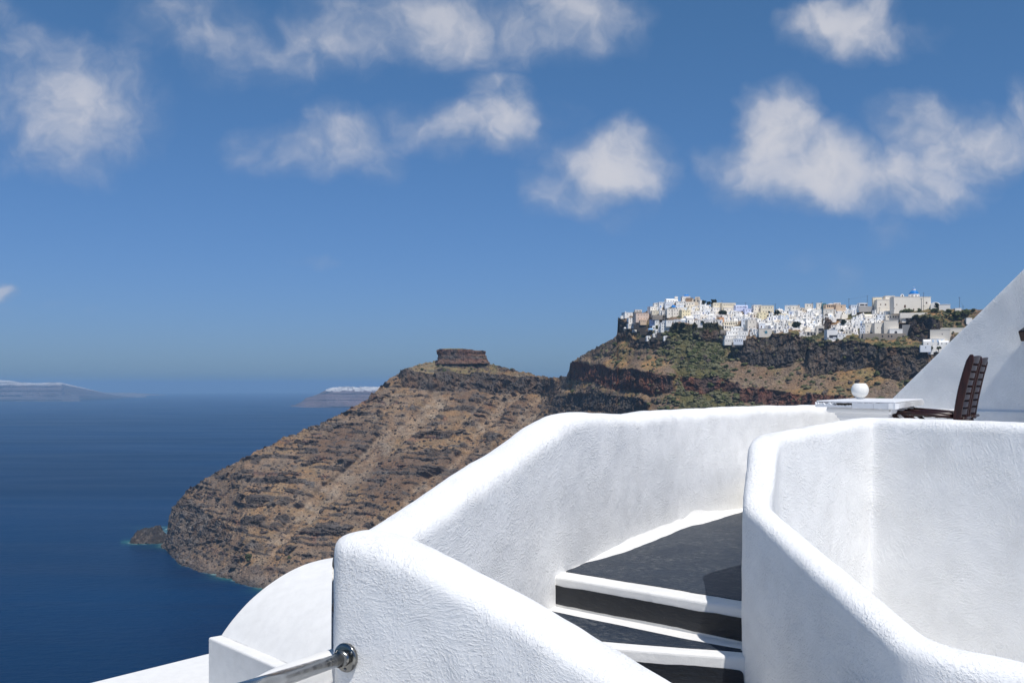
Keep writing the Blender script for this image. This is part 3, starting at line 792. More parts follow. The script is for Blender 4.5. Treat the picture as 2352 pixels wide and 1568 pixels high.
# ------------------------------------------------------------------ the winding stair
Z1, Z2, Z3, Z4 = -1.0, -1.158, -1.318, -1.478
E1a, E1b = Vector((0.190, 5.263)), Vector((1.045, 4.47))
E2a, E2b = Vector((0.374, 4.43)), Vector((0.985, 4.248))
def ext(a, b, s): return a + (b - a) * s
E1l, E1r = ext(E1a, E1b, -0.12), ext(E1a, E1b, 1.12)
E2l, E2r = ext(E2a, E2b, -1.1), ext(E2a, E2b, 1.2)
E3l, E3r = Vector((-0.30, 3.85)), Vector((1.06, 4.02))
E4l, E4r = Vector((0.0, 3.40)), Vector((1.07, 3.80))
stair = empty('stair', (0.7, 4.6, Z4)); off = Vector((0.7, 4.6, Z4))
tag(stair, 'winding flight of dark grey painted steps edged in white between the parapets', 'stairs')
def slab(poly, z0, z1, name, mat, parent, bevel=0.0):
    mb = MB(); mb.prism([(p[0] - off.x, p[1] - off.y) for p in poly], z0 - off.z, z1 - off.z)
    o = mb.build(name, mat, parent, bevel=bevel)
    return o
st1 = slab([E1l, E1r, (1.35, 4.9), (2.05, 8.25), (2.2, 8.9), (1.75, 8.3), (1.00, 7.13), (0.12, 5.5)], Z1 - 1.6, Z1, 'landing', M_SMOOTH, stair, 0.014)
st2 = slab([E2l, E2r, ext(E1a, E1b, 1.1) + Vector((0, 0.2)), E1l + Vector((0.05, 0.2)), E1l], Z2 - 1.4, Z2, 'step', M_SMOOTH, stair, 0.014)
st3 = slab([E3l, E3r, E2r + Vector((0, 0.15)), E2l + Vector((0, .2))], Z3 - 1.2, Z3, 'step', M_SMOOTH, stair, 0.014)
st4 = slab([E4l, E4r, E3r + Vector((0, 0.15)), E3l + Vector((0, .2))], Z4 - 1.0, Z4, 'step', M_SMOOTH, stair, 0.014)
def wavy(poly, amp, seed, per=0.035):
    """hand painted outline: subdivide and wobble"""
    out = []; n = len(poly)
    for i in range(n):
        a, b = Vector(poly[i][:2]), Vector(poly[(i + 1) % n][:2]); d = b - a; L = d.length
        m = max(1, int(L / per)); nn = Vector((-d.y, d.x)).normalized()
        for k in range(m):
            q = a + d * (k / m)
            w = float(fbm(q.x / 0.13, q.y / 0.13, seed, 3, seed)) * amp
            out.append(q + nn * w)
    return out
def paint(poly, z, name, mat, parent, seed, amp=0.012):
    P = wavy(poly, amp, seed)
    mb = MB(); mb.prism([(p.x - off.x, p.y - off.y) for p in P], z + 0.0005 - off.z, z + 0.004 - off.z)
    return mb.build(name, mat, parent)
n1 = (E1b - E1a).normalized(); in1 = Vector((-n1.y, n1.x))
# landing panel: behind the nosing strip, up to the white cove along the far wall
paint([E1a + in1 * 0.125 + n1 * 0.02, E1r + in1 * 0.125, (1.34, 5.0), (1.9, 7.0), (2.12, 8.31), (1.905, 7.99), (1.365, 7.155), (1.275, 7.075), (1.185, 6.92), (0.93, 6.42), (0.645, 5.905), (0.42, 5.605)], Z1, 'tread_paint', M_STEP, st1, 3)
n2 = (E2b - E2a).normalized(); in2 = Vector((-n2.y, n2.x))
paint([E2l + in2 * 0.085, E2b + in2 * 0.08, E2b + in2 * 0.10 + n2 * -0.02, E1b + Vector((-0.045, -0.10)), E1b - in1 * 0.12 + n1 * -0.2, E1a - in1 * 0.11 + n1 * -0.02, E1a - in1 * 0.12 + n1 * -0.14], Z2, 'tread_paint', M_STEP, st2, 5, 0.008)
n3 = (E3r - E3l).normalized(); in3 = Vector((-n3.y, n3.x))
paint([E3l + in3 * .08, E3r + in3 * .08 - n3 * .1, E2b - in2 * .06, E2l - in2 * .06], Z3, 'tread_paint', M_STEP, st3, 7, 0.008)
def riser(a, b, ztop, zbot, parent, seed, s0=0.0, s1=1.0):
    """dark panel on the face under a step edge, corners rounded by hand"""
    d = (b - a); L = d.length; t = d / L; out = Vector((t.y, -t.x))
    pts = []
    x0, x1 = s0 * L, s1 * L; r = 0.022
    for (cx, cz, a0) in ((x0 + r, zbot + r, 180), (x1 - r, zbot + r, 270), (x1 - r, ztop - r, 0), (x0 + r, ztop - r, 90)):
        for k in range(5):
            q = R(a0 + 90 * k / 4); pts.append((cx + r * math.cos(q), cz + r * math.sin(q)))
    P = wavy(pts, 0.006, seed, 0.03)
    v = []
    for o in (0.0005, 0.005):
        for p in P:
            w = a + t * p.x + out * o; v.append((w.x - off.x, w.y - off.y, p.y - off.z))
    n = len(P)
    mb = MB(); mb.add(v, [tuple(range(n - 1, -1, -1)), tuple(range(n, 2 * n))] + [(i, (i + 1) % n, n + (i + 1) % n, n + i) for i in range(n)])
    return mb.build('riser_paint', M_RISER, parent)
riser(E1a, E1b, Z1 - 0.046, Z2 + 0.012, st1, 11, 0.02, 1.15)
riser(E2a, E2b, Z2 - 0.052, Z3 + 0.012, st2, 12, -0.9, 1.0)
riser(E3l, E3r, Z3 - 0.05, Z4 + 0.012, st3, 13, 0.1, 0.9)
# white cove where the far parapet meets the landing
def cove():
    F = catmull([(0.30, 5.44, 0.09, 0), (0.42, 5.62, 0.12, 0), (0.64, 5.92, 0.15, 0), (0.925, 6.43, 0.165, 0), (1.18, 6.93, 0.165, 0), (1.275, 7.09, 0.16, 0), (1.36, 7.17, 0.155, 0), (1.90, 8.00, 0.155, 0), (2.12, 8.32, 0.155, 0)], 120)
    T = np.gradient(F[:, :2], axis=0); T /= np.linalg.norm(T, axis=1)[:, None]; N_ = np.stack([-T[:, 1], T[:, 0]], -1)
    rows = []
    for (x, y, h, _), n in zip(F, N_):
        r = [(x - n[0] * .004, y - n[1] * .004, Z1 - .02)]
        for k in range(15):
            a = k / 14 * math.pi / 2; d = 0.105 * math.sin(a); r.append((x + n[0] * d, y + n[1] * d, Z1 + .0055 + h * (1 - math.cos(a))))
        r.append((x + n[0] * .2, y + n[1] * .2, Z1 + h + .003))
        rows.append(r)
    P = np.array(rows); P[..., :2] += 0.002 * fbm(P[..., :1] / .2, P[..., 1:2] / .2, P[..., 2:] / .2, 2, 5)
    link('cove', grid_mesh('cove', P - np.array([off.x, off.y, off.z]), M_SMOOTH, True), stair)
cove()

# terrace beyond the stair that carries the table and the chairs
ZT = -0.72
mb = MB(); mb.prism([(1.30, 5.05), (2.02, 8.32), (2.6, 8.9), (3.4, 9.6), (4.4, 10.4), (4.6, 9.6), (6.6, 6.2), (6.0, 3.6), (3.6, 4.1), (2.1, 5.76), (1.9, 5.68)], -4.0, ZT)
tag(mb.build('terrace', M_SMOOTH), kind='structure')

# sloping gable wall on the right
def gable():
    o0, o1 = Vector((3.80, 10.0)), Vector((6.45, 5.75)); d = o1 - o0; L = d.length; t = d / L; nrm = Vector((t.y, -t.x))
    if nrm.y > 0: nrm = -nrm
    # height of the sloping edge seen from the camera, sampled along the wall
    def edge(s):
        p = o0 + t * s; u = CU + FOC * p.x / p.y
        v = 396 - (u - 892) * (396 - 266) / (1024 - 892)
        return max((CV - v) / FOC * p.y, -0.6)
    ns, nh = 150, 90
    S = np.linspace(-0.25, 3.2, ns); rows = []
    for s in S:
        p = o0 + t * s; zt = edge(s); r = 0.05
        hs = np.concatenate([np.linspace(-3.0, zt - r, nh), [zt - r * .3, zt]])
        ring = [(p.x, p.y, h) for h in hs[:-2]] + [(p.x - nrm.x * r * .3, p.y - nrm.y * r * .3, zt - r * .3), (p.x - nrm.x * r, p.y - nrm.y * r, zt)]
        ring += [(p.x - nrm.x * k, p.y - nrm.y * k, zt + 0.002) for k in (0.25, 0.45)] + [(p.x - nrm.x * .5, p.y - nrm.y * .5, h) for h in (zt - .05, -3.0)]
        rows.append(ring)
    P = np.array(rows)
    n = fbm(P[..., 0] / .6, P[..., 1] / .6, P[..., 2] / .6, 3, 4) * 0.016
    P[:, :nh, 0] += nrm.x * n[:, :nh]; P[:, :nh, 1] += nrm.y * n[:, :nh]
    o = wall_obj('gable_wall', P, M_FAR)
    tag(o, 'white plaster wall with a diagonal sloping edge rising behind the wooden chairs', 'wall')
    mb = MB()
    a, b = o0 + t * -0.1, o0 + t * 3.2
    mb.prism([a + nrm * 0.03, b + nrm * 0.03, b - nrm * .1, a - nrm * .1], -3.0, -0.235)
    mb.build('plinth', M_FAR, o, bevel=0.02)
gable()

# ------------------------------------------------------------------ roofs below on the left
def vault_house():
    root = empty('vaulted_roof', (-2.0, 9.0, -4.0)); o = Vector((-2.0, 9.0, -4.0))
    tag(root, 'white barrel-vaulted roof below the handrail at the lower left', 'building')
    zl = -2.27
    A = Vector((-2.63, 9.06)); ax = Vector((0.66, -0.75)).normalized(); pr = Vector((0.75, 0.66)).normalized()
    # vault surface
    th = np.linspace(-R(52), R(52), 70); s = np.linspace(0, 5.0, 60)
    half, rad = 1.17, 1.17 / math.sin(R(52)); zc = zl - rad * math.cos(R(52))
    rows = []
    for q in s:
        rows.append([(A.x + ax.x * q + pr.x * (half + rad * math.sin(a)) - o.x, A.y + ax.y * q + pr.y * (half + rad * math.sin(a)) - o.y, zc + rad * math.cos(a) - o.z) for a in th])
    P = np.array(rows); P[..., 2] += 0.012 * fbm(P[..., 0] / .5, P[..., 1] / .5, 0 * P[..., 2], 3, 6)
    link('vault', grid_mesh('vault', P, M_SMOOTH, True), root)
    # end wall under the vault
    ends = MB()
    for q, flip in ((0.004, 0), (4.98, 1)):
        v = [(A.x + ax.x * q + pr.x * (half + rad * math.sin(a)) - o.x, A.y + ax.y * q + pr.y * (half + rad * math.sin(a)) - o.y, zc + (rad - .004) * math.cos(a) - o.z) for a in th]
        ends.add(v, [tuple(range(len(v))) if flip else tuple(range(len(v)))[::-1]])
    ends.build('gable', M_SMOOTH, root)
    # the block that carries it, with the ledge along the left side
    B = A - pr * 0.12 - ax * 0.02
    poly = [B, B + ax * 5.0, B + ax * 5.0 + pr * 2.6, B + pr * 2.6]
    mb = MB(); mb.prism([(p.x - o.x, p.y - o.y) for p in poly], -6.0, zl - o.z)
    mb.build('wall', M_SMOOTH, root, bevel=0.018)
vault_house()
mb = MB(); mb.prism([(-4.95, 9.20), (-3.37, 11.22), (-1.9, 10.2), (-1.4, 8.2), (-2.6, 7.3)], -8.0, -3.0)
o = mb.build('flat_roof', M_SMOOTH, bevel=0.03); tag(o, 'flat white roof below the vault at the bottom left edge', 'building')
low = wall_obj('low_parapet', swept_wall([(-0.875, 3.33, -1.015, .11), (-0.865, 3.37, -1.002, .13), (-0.83, 3.46, -0.998, .14), (-0.77, 3.62, -1.0, .14), (-0.66, 3.82, -1.005, .14)], 60, -3.2, 41, amp=.6, rnd=.8), M_SMOOTH)
tag(low, 'low white rounded wall end just under the steel handrail', 'wall')

# ------------------------------------------------------------------ steel handrail
def handrail():
    from mathutils.bvhtree import BVHTree
    me = par.data; bvh = BVHTree.FromPolygons([tuple(np.array(v.co) + POFF) for v in me.vertices], [p.vertices[:] for p in me.polygons])
    f, nrm, _, _ = bvh.ray_cast(Vector((0, 0, 0)), px(347.5, 656, 1.0).normalized())
    nrm = Vector((nrm.x, nrm.y, 0)).normalized()
    if nrm.dot(f) > 0: nrm = -nrm
    f = f + nrm * 0.010
    root = empty('handrail', f); tag(root, 'round stainless steel handrail with flange fixed to the parapet end', 'handrail')
    Mz = nrm.to_track_quat('Z', 'Y').to_matrix()
    def lay(mb): mb.v = [tuple(Mz @ Vector(p)) for p in mb.v]; return mb
    mb = lay(MB().lathe([(0.0, -.012), (.050, -.012), (.053, .002), (.051, .006), (.040, .008), (.030, .009), (.0, .011)], 40)); fl = mb.build('flange', M_STEEL, root, smooth=True)
    for a in (35, 155, 275):
        s = MB().lathe([(0.0, .016), (.005, .0155), (.0065, .0125), (.0065, .009)], 12, (0.041 * math.cos(R(a)), 0.041 * math.sin(R(a)), -.003)); lay(s).build('screw', M_STEEL, fl, smooth=True)
    a = nrm * 0.012; d = (px(266, 683, 2.5) - f).normalized(); b = a + nrm * 0.012 + d * 0.055
    MB().tube([a, a + nrm * .008, b], [.0285, .028, .027], 28).build('collar', M_STEEL, root, smooth=True)
    c = px(266, 683, 2.5) - f; e = c + (c - b).normalized() * 1.4
    MB().tube([b - d * .02, c, e], .0222, 32).build('rail', M_STEEL, root, smooth=True)
    MB().tube([e - d * .3, e - d * .3 + Vector((0, 0, -1.0))], .02, 20).build('post', M_STEEL, root, smooth=True)
handrail()

# ------------------------------------------------------------------ table, lamp, chairs
def table():
    F, L, Rr, B = Vector((2.72, 7.10)), Vector((2.32, 7.65)), Vector((3.50, 8.50)), Vector((3.10, 9.05))
    c = (F + L + Rr + B) / 4; z0 = -0.122
    root = empty('table', (c.x, c.y, ZT)); tag(root, 'white painted pedestal table with broken chipped edge boards on the terrace', 'table')
    def loc(p, inset=0.0):
        d = p - c; q = p - d.normalized() * inset; return (q.x - c.x, q.y - c.y)
    def quad(i0): return [loc(p, i0) for p in (F, Rr, B, L)]
    h = lambda z: z - ZT
    top = MB().prism(quad(0.012), h(z0 - 0.011), h(z0)).build('table_top', M_TABLE, root, bevel=0.006)
    # edge boards: the near end is cracked into pieces with gaps between
    def board(a, b, z_lo, z_hi, nm='edge_board', jag=0, seed=1):
        d = (b - a).normalized(); n = Vector((d.y, -d.x))
        if n.dot(c - a) > 0: n = -n
        m = 14; rr = random.Random(seed)
        v, f = [], []
        for k in range(m + 1):
            p = a + (b - a) * (k / m)
            zt = h(z_hi) - (rr.uniform(0, jag) if 0 < k < m else 0); zb = h(z_lo) + rr.uniform(0, .004)
            for (o, z) in ((0.002, zb), (0.002, zt), (-0.045, zt), (-0.045, zb)):
                q = p + n * o; v.append((q.x - c.x, q.y - c.y, z))
        for k in range(m):
            for j in range(4): f.append((k * 4 + j, k * 4 + (j + 1) % 4, k * 4 + 4 + (j + 1) % 4, k * 4 + 4 + j))
        f += [(3, 2, 1, 0), tuple(m * 4 + j for j in range(4))]
        mb = MB().add(v, f)
        return mb.build(nm, M_TABLE, root)
    e = lambda s: L + (F - L) * s
    zz = z0 - 0.0115
    board(e(0.0), e(0.23), z0 - .050, zz, seed=2, jag=.022); board(e(0.235), e(0.465), z0 - .050, z0 - .030, seed=3, jag=.012); board(e(0.235), e(0.465), z0 - .017, zz, seed=13, jag=.001)
    board(e(0.48), e(0.745), z0 - .055, zz, seed=4, jag=.004); board(e(0.75), e(1.0), z0 - .056, zz, seed=5, jag=.003)
    g = lambda s: F + (Rr - F) * s
    board(g(0.002), g(0.30), z0 - .054, zz, seed=6, jag=.004); board(g(0.304), g(0.66), z0 - .052, zz, seed=7, jag=.005); board(g(0.664), g(1.0), z0 - .052, zz, seed=8, jag=.004)
    MB().prism(quad(0.16), h(z0 - .050), h(z0 - .011)).build('gap_shade', M_DARK, root)  # near-black block behind the boards, painting the shade inside their gaps
    MB().prism(quad(0.13), h(z0 - .095), h(z0 - .050)).build('moulding', M_TABLE, root, bevel=0.018)
    MB().prism(quad(0.24), h(z0 - .115), h(z0 - .095)).build('moulding', M_TABLE, root, bevel=0.004)
    MB().prism(quad(0.265), h(z0 - .14), h(z0 - .115)).build('moulding', M_TABLE, root, bevel=0.004)
    # pedestal flaring with a curved bracket
    mb = MB(); prof = [(0.29, .14), (0.31, .17), (0.35, .21), (0.42, .24), (0.44, .30), (0.44, .56), (0.36, .585), (0.36, .597)]
    v = []; f = []
    for (i, dz) in prof: v += [(x, y, h(z0 - dz)) for (x, y) in quad(i)]
    for k in range(len(prof) - 1):
        for j in range(4): f.append((k * 4 + j, k * 4 + (j + 1) % 4, k * 4 + 4 + (j + 1) % 4, k * 4 + 4 + j))
    mb.add(v, f).build('pedestal', M_TABLE, root)
    # globe lamp standing on it
    p = px(860, 0, 8.42); r = 0.0705
    g0 = empty('globe_lamp', (p.x, p.y, z0 + 0.002)); tag(g0, 'white round globe candle lamp with cut open top standing on the table', 'lamp')
    prof = [(0.0, 0.0), (.028, 0.0), (.030, .004), (.029, .010)]
    for k in range(22):
        a = R(-66 + 118 * k / 21); prof.append((r * math.cos(a), .010 + r * math.sin(R(66)) + r * math.sin(a)))
    zt = prof[-1][1]; prof += [(prof[-1][0] - .005, zt - .001), (prof[-1][0] - .006, zt - .03)]
    MB().lathe(prof[3:], 40).build('globe', M_GLOBE, g0, smooth=True)
    MB().lathe(prof[:4], 30).build('base', M_GLOBE, g0, smooth=True)
    MB().lathe([(0, .012), (.03, .012), (.03, .016), (0, .016)], 20).build('candle', M_GLOBE, g0, smooth=True)
table()

def chair(loc, rz, label):
    """slatted folding chair: local +x is the way it faces, y its width, z up, origin on the floor"""
    root = empty('folding_chair', loc, rz); tag(root, label, 'chair', 'wooden chairs at the terrace table')
    w = 0.235
    def back_x(z): return -0.20 - 0.13 * (z - .44) - 0.20 * (z - .44) ** 2 if z > .44 else -0.20 + (0.44 - z) * -0.05
    zt = 0.880
    def post(y):
        mb = MB(); zs = np.linspace(0.40, zt, 16)
        v = []; f = []
        for i, z in enumerate(zs):
            x = back_x(z); k = 0.030 * (1 - 0.25 * abs(i / 15 - .5))
            if i == 15: k *= .45
            for (dx_, dy_) in ((-k, -.013), (k, -.013), (k, .013), (-k, .013)): v.append((x + dx_, y + dy_, z + (0.012 if i == 15 else 0)))
        for i in range(15):
            for j in range(4): f.append((i * 4 + j, i * 4 + (j + 1) % 4, i * 4 + 4 + (j + 1) % 4, i * 4 + 4 + j))
        f += [(3, 2, 1, 0), (60, 61, 62, 63)]
        return mb.add(v, f).build('back_post', M_WOOD, root, bevel=0.008)
    post(-w); post(w)
    for k in range(8):
        z = 0.455 + 0.0535 * k; hgt = 0.038 if k < 7 else 0.046
        mb = MB(); v = []; f = []; m = 10
        for i in range(m + 1):
            y = -w + .012 + (2 * w - .024) * i / m; bow = -0.026 * (1 - (2 * i / m - 1) ** 2)
            arch = 0.012 * (1 - (2 * i / m - 1) ** 2) if k == 7 else 0
            for (dx_, z_) in ((-.008, z), (.008, z), (.008, z + hgt + arch), (-.008, z + hgt + arch)): v.append((back_x(z_) + dx_ + bow, y, z_))
        for i in range(m):
            for j in range(4): f.append((i * 4 + j, i * 4 + (j + 1) % 4, i * 4 + 4 + (j + 1) % 4, i * 4 + 4 + j))
        f += [(3, 2, 1, 0), tuple(m * 4 + j for j in range(4))]
        mb.add(v, f).build('back_slat', M_WOOD, root)
    for s in (-1, 1):
        y = s * (w - .03)
        MB().tube([(-.22, y, .435), (.0, y, .452), (.27, y, .472)], .0145, 10).build('seat_rail', M_WOOD, root, smooth=True)
        MB().tube([(back_x(.40), s * w, .40), (0.05, s * w, .22), (.24, s * w, -.045)], .016, 8).build('leg', M_WOOD, root, smooth=True)
        MB().tube([(.25, s * (w - .03), .455), (.02, s * (w - .03), .24), (-.27, s * (w - .03), -.045)], .016, 8).build('leg', M_WOOD, root, smooth=True)
    for k in range(6):
        x = -.15 + .078 * k; z = .447 + .02 * (k / 5)
        MB().box((x - .026, -w + .045, z - .022), (x + .026, w - .045, z - .008)).build('seat_slat', M_WOOD, root, bevel=.003)
    MB().tube([(-.24, -w - .01, .425), (-.24, w + .01, .425)], .011, 8).build('stretcher', M_WOOD, root, smooth=True)
    return root
ang = math.atan2(0.50, -0.866)
chair((3.175, 7.56, ZT + .045), ang, 'dark brown slatted wooden folding chair nearest the camera beside the table')
chair((3.47, 8.06, ZT + .045), ang, 'dark brown slatted wooden folding chair half hidden behind the nearer one')

# unseen white terrace floor added under the camera to bounce light onto shaded walls
mb = MB(); mb.prism([(-3.4, -7.0), (3.6, -7.0), (3.6, 2.0), (1.0, 2.2), (-0.2, 2.7), (-0.9, 2.6), (-3.4, 2.2)], -4.4, -1.78)
tag(mb.build('bounce_terrace', M_SMOOTH), kind='structure')

# ------------------------------------------------------------------ the village on the ridge
VM = {}
for nm, c in {'white': (0.87, 0.83, 0.77), 'bright': (0.88, 0.86, 0.82), 'bluewhite': (0.76, 0.79, 0.83), 'cream': (0.83, 0.74, 0.57), 'ivory': (0.87, 0.80, 0.69), 'pink': (0.76, 0.60, 0.49), 'yellow': (0.82, 0.72, 0.48), 'lavender': (0.62, 0.66, 0.84),
              'beige': (0.74, 0.68, 0.59), 'grey': (0.40, 0.38, 0.36), 'stone': (0.30, 0.26, 0.22), 'orange': (0.66, 0.36, 0.20), 'brown': (0.32, 0.22, 0.14), 'tan': (0.64, 0.55, 0.44), 'peach': (0.72, 0.54, 0.38), 'blue': (0.02, 0.20, 0.56), 'skyblue': (0.30, 0.50, 0.75),
              'lava': (0.075, 0.066, 0.060), 'dark': (0.055, 0.055, 0.065), 'navy': (0.05, 0.10, 0.28), 'wood': (0.12, 0.06, 0.04), 'teal': (0.10, 0.25, 0.30)}.items():
    VM[nm] = plain('village_' + nm, c, 0.85 if nm not in ('blue',) else 0.4, 0.07 if nm != 'stone' else 0.3, 0.5, spec=0.2)
_cache = {}
def unit(kind, mat):
    k = (kind, mat)
    if k in _cache: return _cache[k]
    mb = MB(); sm = False
    if kind == 'box': mb.box((-.5, 0, 0), (.5, 1, 1))
    elif kind == 'win': mb.box((-.5, -.10, 0), (.5, .10, 1))
    elif kind == 'lip':
        for a, b in (((-.5, -.02, 0), (.5, .03, 1)), ((-.5, .97, 0), (.5, 1.0, 1)), ((-.5, .03, 0), (-.46, .97, 1)), ((.46, .03, 0), (.5, .97, 1))): mb.box(a, b)
    elif kind in ('arch', 'vaultf', 'vaults'):
        n = 12; base = 0.45 if kind == 'arch' else 0.0
        pr = [(.5, 0.0), (.5, base)] if kind == 'arch' else [(.5, 0.0)]
        pr += [(.5 * math.cos(math.pi * i / n), base + (1 - base) * math.sin(math.pi * i / n)) for i in range(1, n)]
        pr += ([(-.5, base)] if kind == 'arch' else []) + [(-.5, 0.0)]
        y0, y1 = (-.10, .10) if kind == 'arch' else (0, 1); m = len(pr)
        if kind == 'vaults': v = [(-.5, .5 + p[0], p[1]) for p in pr] + [(.5, .5 + p[0], p[1]) for p in pr]
        else: v = [(p[0], y1, p[1]) for p in pr] + [(p[0], y0, p[1]) for p in pr]
        mb.add(v, [tuple(range(m))[::-1], tuple(range(m, 2 * m))] + [(i, (i + 1) % m, m + (i + 1) % m, m + i) for i in range(m)])
    elif kind == 'dome': mb.lathe([(.5 * math.cos(R(90 * i / 10)), math.sin(R(90 * i / 10))) for i in range(11)], 24); sm = True
    elif kind == 'drum': mb.prism([(.5 * math.cos(2 * math.pi * (i + .5) / 8), .5 * math.sin(2 * math.pi * (i + .5) / 8)) for i in range(8)], 0, 1)
    elif kind == 'cone': mb.lathe([(.5, 0), (.36, .45), (.14, .85), (0, 1)], 16); sm = True
    me = mb.mesh('village_' + kind, VM[mat], sm)
    if kind in ('arch', 'vaultf', 'vaults', 'box', 'win', 'lip', 'drum'):
        bm = bmesh.new(); bm.from_mesh(me); bmesh.ops.recalc_face_normals(bm, faces=bm.faces); bm.to_mesh(me); bm.free()
    _cache[k] = me
    return me
def piece(name, kind, mat, parent, loc, sc, label=None):
    o = link(name, unit(kind, mat), parent, loc); o.scale = sc
    if label: o['label'] = label
    return o
vr = random.Random(23)
def village_root(name, u, yb, yaw, dD=0.0):
    D = float(land_depth(min(max(u, 616), 1010), max(yb, float(y_crest(u)) + 0.3))) + dD
    p = px(u, yb, D)
    r = empty(name, p, -math.atan2(p.x, p.y) + R(yaw + 16)); r.empty_display_size = 1
    return r, D / FOC
def house(u, yb, w, h, d=None, mat='white', roof='flat', wins=(1, 2), wmat='dark', door=None, yaw=0.0, dD=-1.5, label=None, name='house', cat='house', group='houses of the hillside village', foot=2.6, arch=False, wsz=(0.8, 1.05), extra=None, roofmat=None):
    """w, h in picture pixels of the 1024-wide frame at the house's own distance; converted to metres here"""
    root, s = village_root(name, u, yb, yaw, dD)
    W_, H_ = w * s, h * s; d = d or max(6.0, min(11.0, W_ * 1.1))
    tag(root, label, cat, group)
    hb = H_
    if roof in ('vaultf', 'vaults'): rh = min(H_ * 0.42, W_ * 0.45 if roof == 'vaultf' else 2.6); hb = H_ - rh
    piece('wall', 'box', mat, root, (0, 0, -foot), (W_, d, hb + foot))
    if roof == 'flat': piece('parapet', 'lip', roofmat or mat, root, (0, 0, hb), (W_ * 1.012, d, 0.45))
    elif roof in ('vaultf', 'vaults'): piece('roof', roof, roofmat or mat, root, (0, 0.02, hb - .01), (W_ * 1.004, d, rh))
    rows, cols = wins
    if door: cols = max(cols, 1)
    for r_ in range(rows):
        fh = hb / rows; zc = fh * r_ + fh * (0.42 if rows > 1 or hb < 5 else 0.5)
        n = cols
        for c_ in range(n):
            x = (c_ + .5) / n * W_ * 0.86 - W_ * 0.43 + (vr.uniform(-.12, .12) * W_ / max(n, 1) if name == 'house' and not extra == 'regular' else 0)
            ww, wh = wsz[0] * vr.uniform(.85, 1.15), min(wsz[1] * vr.uniform(.85, 1.15), fh * .62)
            if r_ == 0 and door is not None and c_ == door % n:
                piece('door', 'arch' if arch else 'win', wmat, root, (x, 0, 0.05), (1.35, 1.0, min(2.3, hb * .8)))
            else:
                piece('window', 'arch' if arch else 'win', wmat, root, (x, 0, zc), (ww, 1.0, wh))
    if roof in ('vaultf', 'vaults') and roof == 'vaultf' and W_ > 4: piece('window', 'arch', wmat, root, (0, 0, hb + rh * .25), (min(1.5, W_ * .25), 1.0, rh * .45))
    return root
NUM = ['first', 'second', 'third', 'fourth', 'fifth', 'sixth', 'seventh', 'eighth', 'ninth', 'tenth', 'eleventh', 'twelfth', 'thirteenth', 'fourteenth', 'fifteenth', 'sixteenth', 'seventeenth', 'eighteenth', 'nineteenth', 'twentieth',
       'twenty-first', 'twenty-second', 'twenty-third', 'twenty-fourth', 'twenty-fifth', 'twenty-sixth', 'twenty-seventh', 'twenty-eighth', 'twenty-ninth', 'thirtieth'] + ['thirty-%s' % x for x in ('first', 'second', 'third', 'fourth', 'fifth', 'sixth', 'seventh', 'eighth', 'ninth')] + ['fortieth']
CARD = ['no', 'one', 'two', 'three', 'four', 'five', 'six', 'seven', 'eight', 'nine', 'ten', 'eleven', 'twelve']
REG = {3: (610, 292.5, .04252), 4: (700, 292.5, .04252), 5: (787.5, 287.5, .04252), 6: (875, 282.5, .04623)}
TAKEN = []
def rect(reg, x0, y0, x1, y1, mat, roof, wins, label, **kw):
    a, b, k = REG[reg]
    u0, u1, v0, v1 = a + x0 * k, a + x1 * k, b + y0 * k, b + y1 * k
    TAKEN.append((u0, v0, u1, v1))
    return house((u0 + u1) / 2, v1, u1 - u0, v1 - v0, mat=mat, roof=roof, wins=wins, label=label, **kw)
# --- the cliff-tip end of the village
CH = 'chapel'
o = rect(3, 340, 465, 555, 552, 'bright', 'flat', (1, 2), 'small white chapel with a tall thin bell post on the cliff tip', cat=CH, name='chapel', yaw=6, group='chapels and churches')
piece('bell_post', 'box', 'bright', o, (-4.4, 0.2, 0), (0.8, 0.8, 6.2))
rect(3, 245, 540, 440, 580, 'bright', 'none', (0, 0), 'low white garden wall in front of the cliff-tip chapel', cat='wall', name='garden_wall', yaw=4, foot=1.5, d=1.0, group='village walls', dD=-3)
rect(3, 565, 455, 755, 562, 'stone', 'flat', (1, 2), 'grey rubble stone house behind the pink house, near the cliff tip', yaw=-8)
rect(3, 590, 402, 752, 460, 'white', 'flat', (1, 4), 'pale upper storey house with four windows above the grey rubble house', yaw=-8)
rect(3, 605, 480, 1000, 645, 'pink', 'flat', (2, 5), 'long pink house of two storeys near the cliff tip', yaw=-4, extra='regular', arch=True)
rect(3, 600, 600, 705, 702, 'pink', 'flat', (1, 2), 'small pink house with two arches in front of the long pink house', yaw=-4, arch=True, dD=-5)
rect(3, 710, 640, 860, 702, 'peach', 'flat', (1, 3), 'low peach-coloured house below the long pink house', yaw=-4, arch=True, dD=-6)
rect(3, 435, 592, 596, 702, 'bright', 'flat', (2, 2), 'white cube house with four small windows under the cliff-tip chapel', yaw=-2, extra='regular')
rect(3, 420, 722, 660, 802, 'white', 'none', (1, 7), 'white terrace building with a row of dark openings below the white cube house', yaw=5, foot=2, d=5)
rect(3, 955, 637, 1056, 742, 'lavender', 'flat', (2, 2), 'lavender-blue fronted house beside the terraces on the cliff', yaw=0)
rect(3, 1057, 642, 1160, 742, 'bright', 'flat', (1, 2), 'white house with arches right of the lavender-blue one', arch=True, yaw=0)
rect(3, 1196, 700, 1400, 885, 'bright', 'flat', (3, 4), 'three-storey white hotel block stepping down over the dark terraces', yaw=-10, extra='regular')
rect(3, 1140, 740, 1200, 900, 'white', 'flat', (1, 1), 'narrow white stair tower left of the three-storey hotel block', yaw=-10)
rect(3, 1310, 650, 1530, 740, 'bright', 'flat', (1, 3), 'low white house just above and right of the hotel block', yaw=8)
